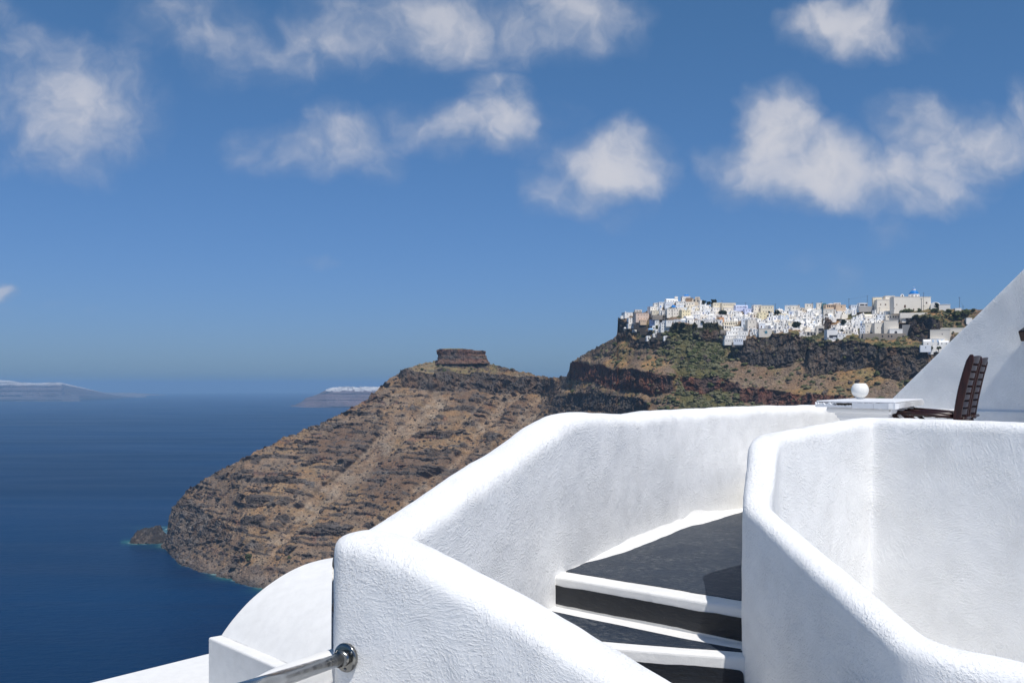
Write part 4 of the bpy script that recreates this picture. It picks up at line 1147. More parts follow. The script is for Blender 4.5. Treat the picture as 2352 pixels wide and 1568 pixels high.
for i, (x0, y0, x1, y1, lb) in enumerate([(995, 765, 1070, 842, 'topmost tiny white vaulted hut on the dark terraces, dark doorway'), (1070, 850, 1150, 922, 'tiny white vaulted hut right of the blue canopy'), (1018, 945, 1112, 1010, 'tiny white vaulted hut in the middle of the lower terraces'),
                                          (860, 1005, 960, 1094, 'lowest left tiny white vaulted hut above the rock band'), (1262, 1005, 1368, 1087, 'lowest right tiny white vaulted hut above the rock band')]):
    rect(3, x0, y0, x1, y1, 'bright', 'vaultf', (1, 1), lb, cat='hut', name='hut', door=0, yaw=(-6, 4, 0, 3, -3)[i], d=4, foot=2, group='vaulted huts on the terraces')
rect(3, 525, 862, 634, 906, 'bright', 'none', (0, 0), 'short plain white wall on the dark terraces', cat='wall', name='terrace_wall', d=1.2, foot=1, group='village walls', yaw=10)
def canopy(reg, x0, y0, x1, y1, lab, mat):
    a, b, k = REG[reg]; u0, u1, v0, v1 = a + x0 * k, a + x1 * k, b + y0 * k, b + y1 * k
    root, s = village_root('canopy', (u0 + u1) / 2, v1 + .7, 0, -4); tag(root, lab, 'canopy', 'terrace canopies')
    w, h = (u1 - u0) * s, (v1 - v0) * s
    piece('cloth', 'dome', mat, root, (0, 0, 1.6), (w, w * .7, h * .75)); piece('valance', 'drum', 'skyblue' if mat != 'bright' else 'bright', root, (0, 0, 1.25), (w * .99, w * .69, .4))
    for sx in (-.38, .38): piece('pole', 'box', 'white', root, (sx * w, 0, -1), (.2, .2, 2.6))
canopy(3, 888, 830, 1018, 880, 'large blue and white domed canopy on the dark terraces', 'skyblue')
canopy(3, 322, 812, 388, 850, 'small white domed gazebo at the left end of the dark terraces', 'bright')
for i, (x0, y0, x1, y1) in enumerate([(560, 745, 950, 800), (640, 815, 900, 862), (700, 890, 1020, 945), (1100, 930, 1260, 1000), (690, 1050, 860, 1105), (965, 1040, 1265, 1100)]):
    rect(3, x0, y0, x1, y1, 'lava', 'none', (1, (5, 4, 5, 2, 0, 5)[i]), ('dark lava stone terrace wall %s' % ('below the long pink house', 'left of the blue canopy', 'under the blue canopy', 'beside the stair of the hotel block', 'left of the lowest left hut', 'between the two lowest huts')[i]), cat='wall', name='terrace_wall', d=3, foot=2, group='village walls', yaw=-16, wmat='dark', wsz=(.8, 1.3))
# stone retaining wall with two arches under the churches
o = rect(3, 990, 520, 1600, 590, 'stone', 'none', (0, 0), 'grey stone retaining wall with two dark arches under the blue-domed churches', cat='wall', name='retaining_wall', foot=2, d=3, group='village walls')
for x in (5.2, 9.4): piece('arch', 'arch', 'dark', o, (x, 0, 0.2), (2.6, 1.2, 2.4))
# --- churches
def church(reg, body, dome, drum, mat, lab, lantern=False, bw=(1, 3), yaw=0, dD=-1.5, bell=None, dmat='blue'):
    o = rect(reg, *body, mat, 'flat', bw, lab, cat='church', name='church', yaw=yaw, dD=dD, group='chapels and churches', extra='regular')
    a, b, k = REG[reg]; cx = (body[0] + body[2]) / 2; s = o.location.y / FOC * k
    y0 = 0.45 * (dome[2] - dome[0]) * s + 2
    dw, dh = (dome[2] - dome[0]) * s, (dome[3] - dome[1]) * s; x = ((dome[0] + dome[2]) / 2 - cx) * s; zd = (body[3] - dome[3]) * s
    if drum:
        dr = piece('drum', 'drum', 'bright', o, (x, y0, (body[3] - drum[3]) * s - .3), ((drum[2] - drum[0]) * s * 1.06, (drum[2] - drum[0]) * s * 1.06, (drum[3] - drum[1]) * s + .3))
        for q in (-1, 0, 1):
            an = R(q * 45); rr = (drum[2] - drum[0]) * s * 0.49
            w = piece('window', 'arch', 'dark', o, (x + rr * math.sin(an), y0 - rr * math.cos(an), (body[3] - drum[3]) * s + (drum[3] - drum[1]) * s * .2), (.8, 1.0, (drum[3] - drum[1]) * s * .6)); w.rotation_euler = (0, 0, an)
    piece('dome', 'dome', dmat, o, (x, y0, zd - .05), (dw * 1.1, dw * 1.1, dh * 1.25), 'blue painted dome')
    if lantern:
        piece('lantern', 'drum', 'bright', o, (x, y0, zd + dh - .5), (3.6, 3.6, 2.6)); piece('lantern_dome', 'dome', dmat, o, (x, y0, zd + dh + 2.1), (2.6, 2.6, 1.1)); zt = zd + dh + 3.2
    else: zt = zd + dh
    c = piece('cross', 'box', 'white', o, (x, y0, zt - .1), (.22, .22, 1.5)); piece('cross_arm', 'box', 'white', c, (0, .01, .6), (4.0, .9, .16))
    if bell:
        bx = ((bell[0] + bell[2]) / 2 - cx) * s; bh = (bell[3] - bell[1]) * s; bww = (bell[2] - bell[0]) * s
        g = piece('bell_gable', 'arch', 'bright', o, (bx, 2.0, (body[3] - bell[3]) * s - .1), (bww, 4.0, bh)); g2 = piece('bell_opening', 'arch', 'dark', o, (bx, 1.55, (body[3] - bell[3]) * s + bh * .25), (bww * .35, .8, bh * .45))
    return o
church(3, (1700, 88, 1890, 205), (1748, 38, 1880, 88), None, 'white', 'white church with a low bright blue dome at the very top of the village', yaw=-6, dD=4)
church(3, (1340, 372, 1640, 535), (1460, 285, 1562, 337), (1474, 337, 1550, 378), 'ivory', 'ivory church with a deep blue dome on a white drum, below the hilltop', yaw=-4, bw=(2, 4), dD=-3)
o = rect(3, 1165, 335, 1225, 520, 'bright', 'none', (3, 1), 'slim white bell tower with a small blue cap, left of the ivory church', cat='bell tower', name='bell_tower', yaw=0, group='chapels and churches', d=3, dD=-3)
piece('cap', 'cone', 'blue', o, (0, 1.5, (520 - 335) * .04252 * o.location.y / FOC), (2.2, 2.2, 1.9), 'small blue pointed cap')
rect(3, 1225, 420, 1345, 535, 'white', 'flat', (2, 3), 'white house joined to the left side of the ivory church', yaw=-4)
rect(3, 985, 420, 1170, 520, 'cream', 'flat', (1, 2), 'pale cream house left of the slim white bell tower', yaw=-4)
rect(3, 942, 328, 1098, 440, 'white', 'flat', (1, 2), 'white house at the left shoulder of the hilltop', yaw=8)
rect(3, 1325, 130, 1600, 232, 'bright', 'vaults', (1, 4), 'long white vaulted house below the hilltop bell tower', yaw=-3)
o = rect(3, 1528, 92, 1596, 190, 'white', 'flat', (1, 2), 'square white bell tower on the skyline left of the hilltop dome', cat='bell tower', name='bell_tower', d=3, arch=True, dD=2, group='chapels and churches')
rect(3, 1150, 225, 1300, 330, 'bright', 'flat', (2, 2), 'white stepped house left below the long vaulted house', yaw=6)
rect(3, 1300, 232, 1490, 330, 'bluewhite', 'flat', (1, 4), 'bluish white house with arcaded windows under the long vaulted house', arch=True, yaw=-2)
rect(3, 1785, 125, 1952, 198, 'brown', 'flat', (1, 2), 'brown flat house right of the hilltop dome', yaw=-12, dD=-1)
o = rect(3, 1930, 150, 2130, 262, 'tan', 'flat', (1, 2), 'tan tower house with two dark arches right of the hilltop dome', yaw=-12, arch=True, wsz=(2.0, 2.4))
piece('upper_tower', 'box', 'tan', o, (1.5, .5, 4.2), (5.6, 4.5, 4.3)); piece('window', 'win', 'dark', o, (0.9, .5, 6.2), (.8, 1, .9)); piece('window', 'win', 'dark', o, (2.1, .5, 6.2), (.8, 1, .9))
rect(3, 1560, 205, 1780, 330, 'white', 'flat', (2, 4), 'broad white house directly under the hilltop church', yaw=-5)
rect(3, 1780, 215, 1990, 330, 'ivory', 'flat', (1, 3), 'ivory house with a sloping stair under the brown flat house', yaw=-15)
rect(3, 1680, 410, 1905, 552, 'yellow', 'flat', (2, 3), 'yellow two-storey house right of the ivory church', yaw=10)
# --- middle of the village
rect(4, 312, 236, 520, 345, 'cream', 'flat', (1, 3), 'cream house at the left end of the long cream row on the skyline', yaw=0)
rect(4, 520, 242, 845, 348, 'cream', 'flat', (1, 6), 'long cream house with a row of windows on the skyline', yaw=0, extra='regular')
rect(4, 300, 345, 560, 440, 'white', 'flat', (1, 4), 'white house under the left end of the long cream row', yaw=4)
rect(4, 560, 350, 830, 440, 'ivory', 'flat', (1, 2), 'plain ivory retaining house under the long cream row', yaw=-4)
rect(4, 842, 280, 1130, 362, 'lavender', 'vaults', (1, 7), 'lavender vaulted house with a row of small windows on the skyline', yaw=0, extra='regular', arch=True)
rect(4, 826, 362, 1045, 446, 'lavender', 'flat', (1, 4), 'lavender house with pilasters under the lavender vaulted house', yaw=0)
rect(4, 1050, 375, 1256, 462, 'lavender', 'flat', (1, 3), 'smaller lavender house right of the one with pilasters', yaw=3)
rect(4, 1262, 290, 1440, 432, 'ivory', 'flat', (2, 2), 'ivory two-storey house with a wide blue window on the skyline', yaw=0, wmat='navy')
rect(4, 1436, 302, 1738, 490, 'cream', 'flat', (2, 4), 'large cream two-storey house on the skyline beside a pole', yaw=-6)
rect(4, 1380, 474, 1570, 600, 'yellow', 'flat', (2, 2), 'pale yellow house with two windows under the large cream house', yaw=0)
rect(4, 1995, 300, 2132, 420, 'bright', 'flat', (1, 1), 'white cube house on the skyline right of the tall pole', yaw=-25)
rect(4, 2132, 300, 2345, 430, 'ivory', 'flat', (1, 2), 'ivory cube house on the skyline further right of the tall pole', yaw=-10)
rect(4, 460, 582, 568, 662, 'orange', 'flat', (1, 1), 'small orange-washed house among the white ones', yaw=0)
rect(4, 555, 690, 895, 780, 'cream', 'flat', (1, 6), 'cream house with many dark openings below the orange-washed house', yaw=-4, wsz=(1.3, 1.7))
rect(4, 560, 775, 800, 872, 'ivory', 'flat', (1, 4), 'ivory house with tall dark windows above the white cascade', yaw=-4, wsz=(1.2, 2.2), extra='regular')
rect(4, 735, 815, 1140, 905, 'bright', 'flat', (1, 5), 'top tier of the white cascade of houses stepping down the slope', yaw=-14, extra='regular')
rect(4, 625, 905, 900, 1010, 'bright', 'flat', (1, 4), 'second tier of the white cascade, left house', yaw=-4); rect(4, 895, 905, 1130, 1010, 'bright', 'flat', (1, 3), 'second tier of the white cascade, right house', yaw=-20)
rect(4, 600, 1005, 870, 1090, 'bright', 'flat', (1, 5), 'third tier of the white cascade, left house', yaw=-4, dD=-4); rect(4, 860, 1005, 1080, 1090, 'white', 'flat', (1, 4), 'third tier of the white cascade, right house', yaw=-18, dD=-4)
rect(4, 578, 1085, 800, 1172, 'bright', 'flat', (1, 4), 'lowest tier of the white cascade, left house', yaw=-4, dD=-5); rect(4, 790, 1085, 1010, 1165, 'bluewhite', 'flat', (1, 4), 'lowest tier of the white cascade, right house', yaw=-16, dD=-5)
rect(4, 760, 1155, 1000, 1222, 'stone', 'none', (0, 0), 'stone footing wall under the white cascade', cat='wall', name='retaining_wall', foot=2, d=3, dD=-5, group='village walls')
rect(4, 975, 620, 1172, 800, 'bluewhite', 'flat', (2, 2), 'tall blue-grey white house in the middle of the village', yaw=-20)
rect(4, 1120, 640, 1330, 860, 'beige', 'flat', (2, 2), 'tall beige house right of the tall blue-grey one', yaw=0)
o = rect(4, 1390, 845, 1690, 985, 'beige', 'flat', (1, 1), 'beige house with one big blue-grey arch above the black cliff', yaw=-5); piece('arch', 'arch', 'teal', o, (0.6, -.05, 1.4), (2.9, 1.2, 3.2))
rect(4, 480, 870, 660, 935, 'stone', 'none', (0, 0), 'stone terrace wall left of the white cascade', cat='wall', name='terrace_wall', foot=2, d=2.5, group='village walls')
# --- right-hand skyline
rect(5, 415, 378, 600, 465, 'ivory', 'flat', (1, 2), 'ivory house on the skyline, left of the pale block with a pole', yaw=-14)
rect(5, 690, 360, 828, 470, 'ivory', 'flat', (1, 1), 'plain pale block house on the skyline beside a pole', yaw=-10)
rect(5, 822, 370, 912, 492, 'teal', 'flat', (2, 2), 'dark glazed house between pale houses on the skyline', yaw=-8)
o = rect(5, 905, 395, 1150, 500, 'peach', 'flat', (1, 5), 'peach house with a columned porch on the skyline', yaw=0, wsz=(1.2, 2.2), extra='regular'); piece('pediment', 'vaultf', 'bright', o, (0, 1, 4.6), (5.5, 4, 2.0))
rect(5, 1145, 405, 1370, 490, 'peach', 'flat', (1, 1), 'plain peach house right of the columned porch', yaw=0)
rect(5, 1100, 360, 1250, 410, 'white', 'flat', (1, 4), 'white upper house behind the columned porch house', yaw=0, dD=3)
rect(5, 1500, 410, 1682, 482, 'bluewhite', 'flat', (1, 3), 'bluish white low house on the skyline above the rocky knoll', yaw=0)
rect(5, 1690, 362, 1882, 460, 'bright', 'flat', (1, 3), 'white pavilion with a dark upper band beside the long grey wall', yaw=0, wmat='dark', wsz=(2.2, 1.5))
rect(5, 225, 470, 362, 575, 'beige', 'flat', (1, 1), 'beige cube house under the right-hand skyline', yaw=-18)
rect(5, 340, 480, 485, 572, 'tan', 'flat', (1, 2), 'tan cube house right of the beige cube house', yaw=0)
rect(5, 590, 520, 850, 620, 'bright', 'flat', (1, 2), 'long white house below the pale block house', yaw=0)
rect(5, 850, 500, 1080, 620, 'ivory', 'flat', (1, 2), 'ivory house at the edge of the rocky knoll', yaw=-20)
rect(5, 1690, 432, 2110, 520, 'grey', 'none', (0, 0), 'long grey retaining wall sloping left from the great monastery', cat='wall', name='retaining_wall', d=2, foot=2, group='village walls')
rect(5, 1345, 800, 1500, 892, 'bright', 'vaultf', (1, 3), 'white vaulted chapel with a round gable below the rocky knoll', cat='chapel', name='chapel', door=1, yaw=10, group='chapels and churches')
o = rect(5, 690, 900, 862, 1105, 'beige', 'flat', (0, 0), 'unfinished concrete house with large dark bays at the cliff edge', yaw=-6); piece('bay', 'win', 'dark', o, (0.5, 0, 4.2), (5.2, 1, 3.0)); piece('bay', 'win', 'dark', o, (0.5, 0, 0.6), (5.2, 1, 2.8))
rect(5, 440, 1035, 690, 1192, 'beige', 'flat', (1, 3), 'concrete house with three square dark bays at the cliff edge', yaw=-4, wsz=(2.6, 2.8), extra='regular', dD=-4)
rect(5, 285, 1090, 440, 1200, 'white', 'flat', (1, 1), 'small white house left of the concrete bays', yaw=0)
o = rect(5, 932, 985, 1180, 1222, 'bright', 'flat', (0, 0), 'white house with a deep dark terrace opening at the cliff edge', yaw=0); piece('terrace_opening', 'win', 'dark', o, (.7, -.05, 2.0), (8.0, 1.2, 3.0)); piece('door', 'win', 'dark', o, (-4.6, 0, .2), (1.1, 1, 2.6)); piece('laundry', 'win', 'bluewhite', o, (2.2, -.25, 1.4), (3.6, .6, 1.4))
rect(5, 1180, 1080, 1362, 1195, 'bright', 'flat', (1, 2), 'white house right of the deep dark terrace opening', yaw=-8)
rect(5, 1360, 1000, 1505, 1145, 'ivory', 'flat', (1, 2), 'ivory house with tall windows above the scrubby slope', yaw=-14, wsz=(1.2, 2.4))
rect(5, 1702, 880, 1832, 1085, 'bluewhite', 'vaultf', (2, 2), 'bluish white vaulted house beside the large beige walls', yaw=-20)
rect(5, 1832, 830, 2052, 1105, 'ivory', 'flat', (2, 2), 'ivory stepped house above the grey stone wall with holes', yaw=0, dD=2)
rect(5, 1600, 800, 1700, 960, 'bright', 'flat', (1, 1), 'white stepped house left of the bluish vaulted one', yaw=-10)
rect(5, 1702, 1075, 2040, 1190, 'grey', 'none', (0, 0), 'grey weathered wall under the bluish vaulted house', cat='wall', name='retaining_wall', d=3, foot=2, dD=-4, group='village walls')
# --- the great church and what stands around it
o = church(6, (405, 305, 1215, 612), (805, 165, 990, 237), (795, 235, 1005, 307), 'ivory', 'great ivory monastery with a blue dome on a windowed drum, right skyline', lantern=True, bw=(0, 0), yaw=8, dD=-2, bell=(565, 235, 640, 308))
s6 = o.location.y / FOC * .04623
for (x, z, w, h, m) in ((465, 480, .9, 1.0, 'wood'), (645, 540, 1.9, 3.0, 'wood'), (1120, 445, 1.5, 1.6, 'wood'), (837, 605, 1.1, 2.4, 'wood'), (405 + 5, 560, .7, 1.0, 'wood'), (1060, 505, 1.8, .9, 'tan')):
    piece('window', 'win', m, o, ((x - 810) * s6, 0, (612 - z) * s6), (w, 1, h))
rect(6, 50, 362, 405, 600, 'ivory', 'flat', (1, 3), 'lower left wing of the great monastery with three square windows', yaw=0, wmat='wood', extra='regular', dD=-3, wsz=(1.2, 1.3), cat='church wing', name='monastery_wing', group='chapels and churches')
rect(6, 230, 286, 425, 372, 'ivory', 'flat', (0, 0), 'upper left block of the great monastery behind the three-window wing', yaw=0, dD=3, cat='church wing', name='monastery_wing', group='chapels and churches')
rect(6, -40, 320, 150, 440, 'cream', 'flat', (1, 1), 'cream house with an arched gable left of the great monastery', yaw=-10, dD=2)
rect(6, 1212, 412, 1400, 545, 'bright', 'vaultf', (1, 1), 'white vaulted house right of the great monastery', yaw=-8)
rect(6, 1395, 470, 1620, 570, 'white', 'flat', (0, 0), 'low white wall-like house on the right end of the skyline', yaw=-8)
rect(6, 1740, 545, 1865, 580, 'white', 'none', (0, 0), 'small white roof low on the skyline by a pole', yaw=0, foot=2)
rect(6, 245, 690, 590, 812, 'ivory', 'flat', (1, 6), 'long ivory house with shuttered windows below the great monastery', yaw=-6, wsz=(1.1, 1.7))
rect(6, 60, 690, 245, 805, 'bluewhite', 'flat', (1, 2), 'bluish white house left of the long ivory one', yaw=-10)
rect(6, 560, 645, 1115, 715, 'ivory', 'none', (0, 0), 'long low ivory wall below the great monastery', cat='wall', name='garden_wall', d=3, foot=2, group='village walls', yaw=-4)
rect(6, 590, 720, 745, 805, 'ivory', 'flat', (1, 1), 'small ivory house with one arched door below the long low wall', arch=True, door=0, yaw=0)
rect(6, 205, 812, 502, 1100, 'beige', 'flat', (0, 0), 'big plain beige block at the right end of the village', yaw=-10, dD=0)
rect(6, -10, 870, 205, 1095, 'ivory', 'flat', (1, 2), 'ivory stepped block with two arched doors beside the plain beige block', arch=True, yaw=6, wmat='brown')
o = rect(6, 325, 1000, 590, 1098, 'bright', 'flat', (0, 0), 'low white house with one round dark window under the beige block', yaw=-6, dD=-4); piece('round_window', 'arch', 'dark', o, (-.3, 0, .4), (2.6, 1, 2.4))
rect(6, 590, 905, 745, 1092, 'grey', 'none', (0, 1), 'slanting grey concrete slab wall next to the dark quarry cliff', cat='wall', name='retaining_wall', yaw=-30, d=3, group='village walls')
o = rect(6, -250, 1092, 705, 1205, 'stone', 'none', (0, 0), 'long grey stone retaining wall with four round holes above the slope', cat='wall', name='retaining_wall', d=3, foot=2, dD=-5, group='village walls')
for x in (165, 290, 355, 590): piece('hole', 'arch', 'dark', o, ((x - 227) * s6, 0, 1.5), (1.5, 1.2, 2.2))
rect(6, 1205, 1015, 1600, 1232, 'beige', 'flat', (1, 1), 'large beige concrete block at the foot of the diagonal wall', yaw=-24)
rect(6, 1345, 980, 1900, 1140, 'ivory', 'flat', (0, 0), 'long ivory block partly hidden by the diagonal wall', yaw=-14, dD=6)
rect(6, 1052, 1218, 1205, 1365, 'bright', 'vaults', (1, 1), 'white vaulted house with one window low on the right', yaw=-8)
rect(6, 1205, 1212, 1500, 1345, 'bright', 'flat', (1, 3), 'white house with blue and grey shutters low on the right', yaw=-8, wmat='skyblue', wsz=(.9, 2.2))
rect(6, 1395, 1245, 1590, 1345, 'bright', 'vaults', (1, 2), 'small white vaulted house touching the diagonal wall', yaw=-8, dD=-4)
rect(6, 985, 1345, 1210, 1450, 'bluewhite', 'none', (1, 1), 'bluish terrace wall under the white vaulted house', cat='wall', name='terrace_wall', d=3, foot=2, dD=-5, group='village walls')
rect(6, 1258, 1345, 1490, 1450, 'bright', 'none', (0, 0), 'white terrace block under the house with shutters', cat='wall', name='terrace_wall', d=4, foot=2, dD=-5, group='village walls')
rect(6, 1110, 1442, 1262, 1500, 'bright', 'flat', (0, 0), 'lowest small white house at the diagonal wall', yaw=0, foot=2)
rect(6, 1980, 765, 2100, 850, 'bright', 'flat', (0, 0), 'white corner of a house cut off by the diagonal wall', yaw=0, foot=2)
N_SPECIAL = len(TAKEN)

# --- the mass of ordinary houses, row by row up the slope
def inside(poly, x, y):
    c = False; n = len(poly)
    for i in range(n):
        x1, y1 = poly[i]; x2, y2 = poly[(i + 1) % n]
        if (y1 > y) != (y2 > y) and x < (x2 - x1) * (y - y1) / (y2 - y1) + x1: c = not c
    return c
PA = [(652, 311), (660, 303), (668, 300), (704, 303), (714, 306), (760, 309), (774, 311), (786, 309), (800, 309), (826, 308), (858, 310), (858, 313), (840, 314), (831, 318), (826, 323), (823, 331), (812, 336), (800, 335), (799, 329), (776, 332), (752, 334), (745, 338), (728, 337), (727, 327), (722, 323.5), (680, 323.5), (676, 320), (686, 315), (652, 314)]
PB = [(829, 337), (830, 331), (838, 324), (852, 319), (862, 316), (875, 313), (898, 313), (905, 317), (897, 319), (897, 332), (861, 333), (852, 336)]
SZ = {0: 'small', 1: 'mid-sized', 2: 'broad'}
def fill(poly, where, rowname, y0, y1, pitch):
    rows = []
    y = y0; r = 0
    while y < y1:
        us_ = 0; x = 640 + vr.uniform(0, 3); row = []
        while x < 920:
            w = vr.choice((3.8, 4.4, 5.0, 5.6, 6.4, 7.6)); h = vr.choice((2.6, 2.9, 3.3, 3.8, 4.6))
            yy = y + vr.uniform(-.8, .8); u = x + w / 2
            if inside(poly, u, yy - 1.2) and not any(a - .8 < u < c + .8 and b + 0.5 < yy - .4 * h < d_ + 0.6 for (a, b, c, d_) in TAKEN[:N_SPECIAL]): row.append((u, yy, w, h))
            x += w * vr.uniform(.86, 1.08)
        if row: rows.append(row)
        y += pitch; r += 1
    for ri, row in enumerate(rows):
        for i, (u, yy, w, h) in enumerate(row):
            mat = vr.choices(['white', 'bright', 'bluewhite', 'ivory', 'cream', 'beige'], [34, 46, 8, 8, 3, 1])[0]
            roof = vr.choices(['flat', 'vaultf', 'vaults'], [52, 32, 16])[0]
            n = max(1, min(3, int(w / 2.8) + vr.choice((-1, 0, 0)))); rws = 2 if h > 4.2 and roof == 'flat' else 1
            wm = vr.choices(['dark', 'navy', 'wood', 'skyblue'], [56, 22, 14, 8])[0]
            cn = {'white': 'white', 'bright': 'bright white', 'bluewhite': 'bluish white', 'ivory': 'ivory', 'cream': 'cream', 'beige': 'beige'}[mat]
            rn = {'flat': 'flat-roofed', 'vaultf': 'vault-fronted', 'vaults': 'vault-roofed'}[roof]
            lab = '%s %s house, %s from left in %s row of the %s' % (cn, rn, NUM[min(i, 39)], NUM[ri], where)
            hs_ = house(u, yy, w, h, mat=mat, roof=roof, wins=(rws, n), wmat=wm, door=vr.randrange(n) if vr.random() < .7 else None, arch=vr.random() < .3, yaw=vr.choice((-28, -18, -10, -4, 2, 8, 16)), label=lab, group='ordinary houses of the village')
            s = hs_.location.y / FOC
            if vr.random() < .25: piece('chimney', 'box', mat, hs_, (vr.uniform(-.3, .3) * w * s, 3.0, h * s - .6), (.8, .8, 1.7))
            if vr.random() < .40: piece('terrace_wall', 'box', mat, hs_, (vr.uniform(-.2, .2) * w * s, -2.6, -5.2), (w * s * vr.uniform(.7, 1.1), 2.6, 5.2 + vr.uniform(0, .9)))
    return sum(map(len, rows))
NF = fill(PA, 'main village', 'v', 302.5, 340, 2.85) + fill(PB, 'right-hand cluster', 'c', 314.5, 338, 2.85)
print('village houses', N_SPECIAL, NF)

# --- poles and wires
M_POLE = plain('weathered_pole', (0.055, 0.045, 0.040), 0.9)
POLES = [(6, 1008, 330, 612, 'in front of the great monastery'), (6, 1825, 305, 582, 'on the bare right skyline, the tallest there'), (6, 1905, 495, 762, 'in the scrub field at the right'), (6, 95, 530, 802, 'below the left wing of the great monastery'), (6, 1050, 210, 306, 'behind the roof right of the blue drum'),
         (5, 1443, 250, 412, 'standing alone on the skyline above the rocky knoll'), (5, 1877, 180, 345, 'on the skyline just left of the great monastery'), (5, 795, 320, 510, 'beside the plain pale block on the skyline'), (5, 268, 385, 480, 'short, over the ivory cubes on the skyline'), (5, 585, 345, 462, 'between the ivory house and the pale block'), (5, 2160, 460, 765, 'under the great monastery among low white roofs'),
         (4, 517, 180, 245, 'behind the long cream house on the skyline'), (4, 1072, 230, 285, 'behind the lavender vaulted house'), (4, 1775, 255, 372, 'with a crossarm, right of the large cream house'), (4, 1240, 320, 372, 'short, left of the ivory house with the blue window'), (3, 1465, 400, 532, 'in front of the ivory church'), (4, 1100, 640, 820, 'in front of the tall blue-grey house')]
tops = {}
for (reg, x, y0, y1, wh) in POLES:
    a, b, k = REG[reg]; u = a + x * k; v0, v1 = b + y0 * k, b + y1 * k
    root, s = village_root('utility_pole', u, max(v1, float(y_crest(u)) + .5) + .4, 0, -3.5 if 'front' in wh or 'field' in wh else 0)
    tag(root, 'thin dark utility pole ' + wh, 'pole', 'utility poles in the village')
    H_ = (v1 - v0) * s + 1.2 + (root.location.z * 0)
    H_ = (CV - v0) / FOC * root.location.y - root.location.z
    MB().tube([(0, 0, -2), (0, 0, H_)], [.20, .14], 8).build('shaft', M_POLE, root)
    MB().box((-1.1, -.06, H_ - .7), (1.1, .06, H_ - .5)).build('crossarm', M_POLE, root)
    tops[(reg, x)] = root.location + Vector((0, 0, H_ - .4))
for (a, b, lb) in (((4, 517), (4, 1072), 'left span'), ((4, 1072), (4, 1775), 'middle span'), ((5, 1443), (5, 1877), 'span above the rocky knoll'), ((6, 1825), (6, 1905), 'right end span')):
    p, q = tops[a], tops[b]; pts = []
    for i in range(13):
        t = i / 12; w = p.lerp(q, t); w.z -= 1.6 * 4 * t * (1 - t) * (q - p).length / 60; pts.append(w)
    o = MB().tube(pts, .05, 5).build('power_line', M_POLE); tag(o, 'thin sagging power line over the village, ' + lb, 'wire', 'power lines of the village')

# ------------------------------------------------------------------ plants and stones of the slope
M_LEAF = {}
def leaf_mat(name, a, b):
    m, N, bs = new_mat(name); co = N.coord()
    N.put(bs.inputs['Base Color'], N.mix(N.remap(N.noise(co, 0.9, 4.0), .3, .7), a, b)); bs.inputs['Roughness'].default_value = .9; bs.inputs['Specular IOR Level'].default_value = .1
    N.put(bs.inputs['Normal'], N.bump(N.noise(co, 2.2, 4.0, .7), 1.0, .7))
    return m
M_SHRUB = leaf_mat('dry_scrub', (0.105, 0.105, 0.055), (0.195, 0.185, 0.108))
M_TREE = leaf_mat('dark_evergreen', (0.010, 0.017, 0.010), (0.030, 0.042, 0.020))
M_BUSH = leaf_mat('green_bush', (0.050, 0.060, 0.024), (0.105, 0.115, 0.050))
M_BOULDER = plain('boulder', (0.105, 0.085, 0.072), .95, .35, .35, spec=.1, bump=.8, bscale=.8, bdist=.6)
def ico(n):
    bm = bmesh.new(); bmesh.ops.create_icosphere(bm, subdivisions=n, radius=1.0)
    v = np.array([x.co[:] for x in bm.verts]); f = np.array([[x.index for x in q.verts] for q in bm.faces]); bm.free(); return v, f
def scatter(name, mat, pts, sizes, label, sub=2, flat=.7, seed=1, jag=.35, smooth=False, sink=.25):
    v, f = ico(sub); rng = np.random.default_rng(seed)
    V = []; F = []
    for i, (p, s) in enumerate(zip(pts, sizes)):
        k = 1 + jag * vnoise(v[:, 0] * 2.2 + i * 7.3, v[:, 1] * 2.2, v[:, 2] * 2.2 + i, seed) + jag * .6 * rng.standard_normal(len(v)) * .5
        a = rng.uniform(0, 6.28); c_, s_ = math.cos(a), math.sin(a)
        w = v * k[:, None] * np.array([s * rng.uniform(.8, 1.4), s, s * flat * rng.uniform(.7, 1.2)])
        w = np.stack([w[:, 0] * c_ - w[:, 1] * s_, w[:, 0] * s_ + w[:, 1] * c_, w[:, 2]], -1)
        V.append(w + np.asarray(p) + np.array([0, 0, s * flat * (1 - 2 * sink) * .5])); F.append(f + i * len(v))
    V = np.concatenate(V); F = np.concatenate(F)
    me = bpy.data.meshes.new(name); me.vertices.add(len(V)); me.vertices.foreach_set('co', V.astype(np.float32).reshape(-1))
    me.loops.add(F.size); me.loops.foreach_set('vertex_index', F.astype(np.int32).reshape(-1)); me.polygons.add(len(F))
    me.polygons.foreach_set('loop_start', np.arange(0, F.size, 3, dtype=np.int32)); me.polygons.foreach_set('loop_total', np.full(len(F), 3, np.int32))
    me.polygons.foreach_set('use_smooth', np.full(len(F), smooth)); me.materials.append(mat); me.update(); me.validate()
    return tag(link(name, me), label, kind='stuff')
NB = 22
USG = np.concatenate([np.arange(162.4, 180, 0.30), np.arange(180, 1012, 0.62)])
def pick(n, prob, seed, lo=0, hi=380):
    """n ground points chosen with probability prob(u, v)"""
    rng = np.random.default_rng(seed); out = []
    while len(out) < n:
        r = rng.integers(NB + lo, NB + hi, 4000); c = rng.integers(0, len(USG), 4000)
        P = PSLOPE[r, c]; u = USG[c]; vv = CV - P[:, 2] / P[:, 1] * FOC
        rock = np.clip(sum(cliff_fields(u, vv)[1].values()), 0, 1)
        ok = rng.random(4000) < prob(u, vv) * (1 - .94 * rock)
        out += [tuple(p) for p in P[ok]]
    return out[:n]
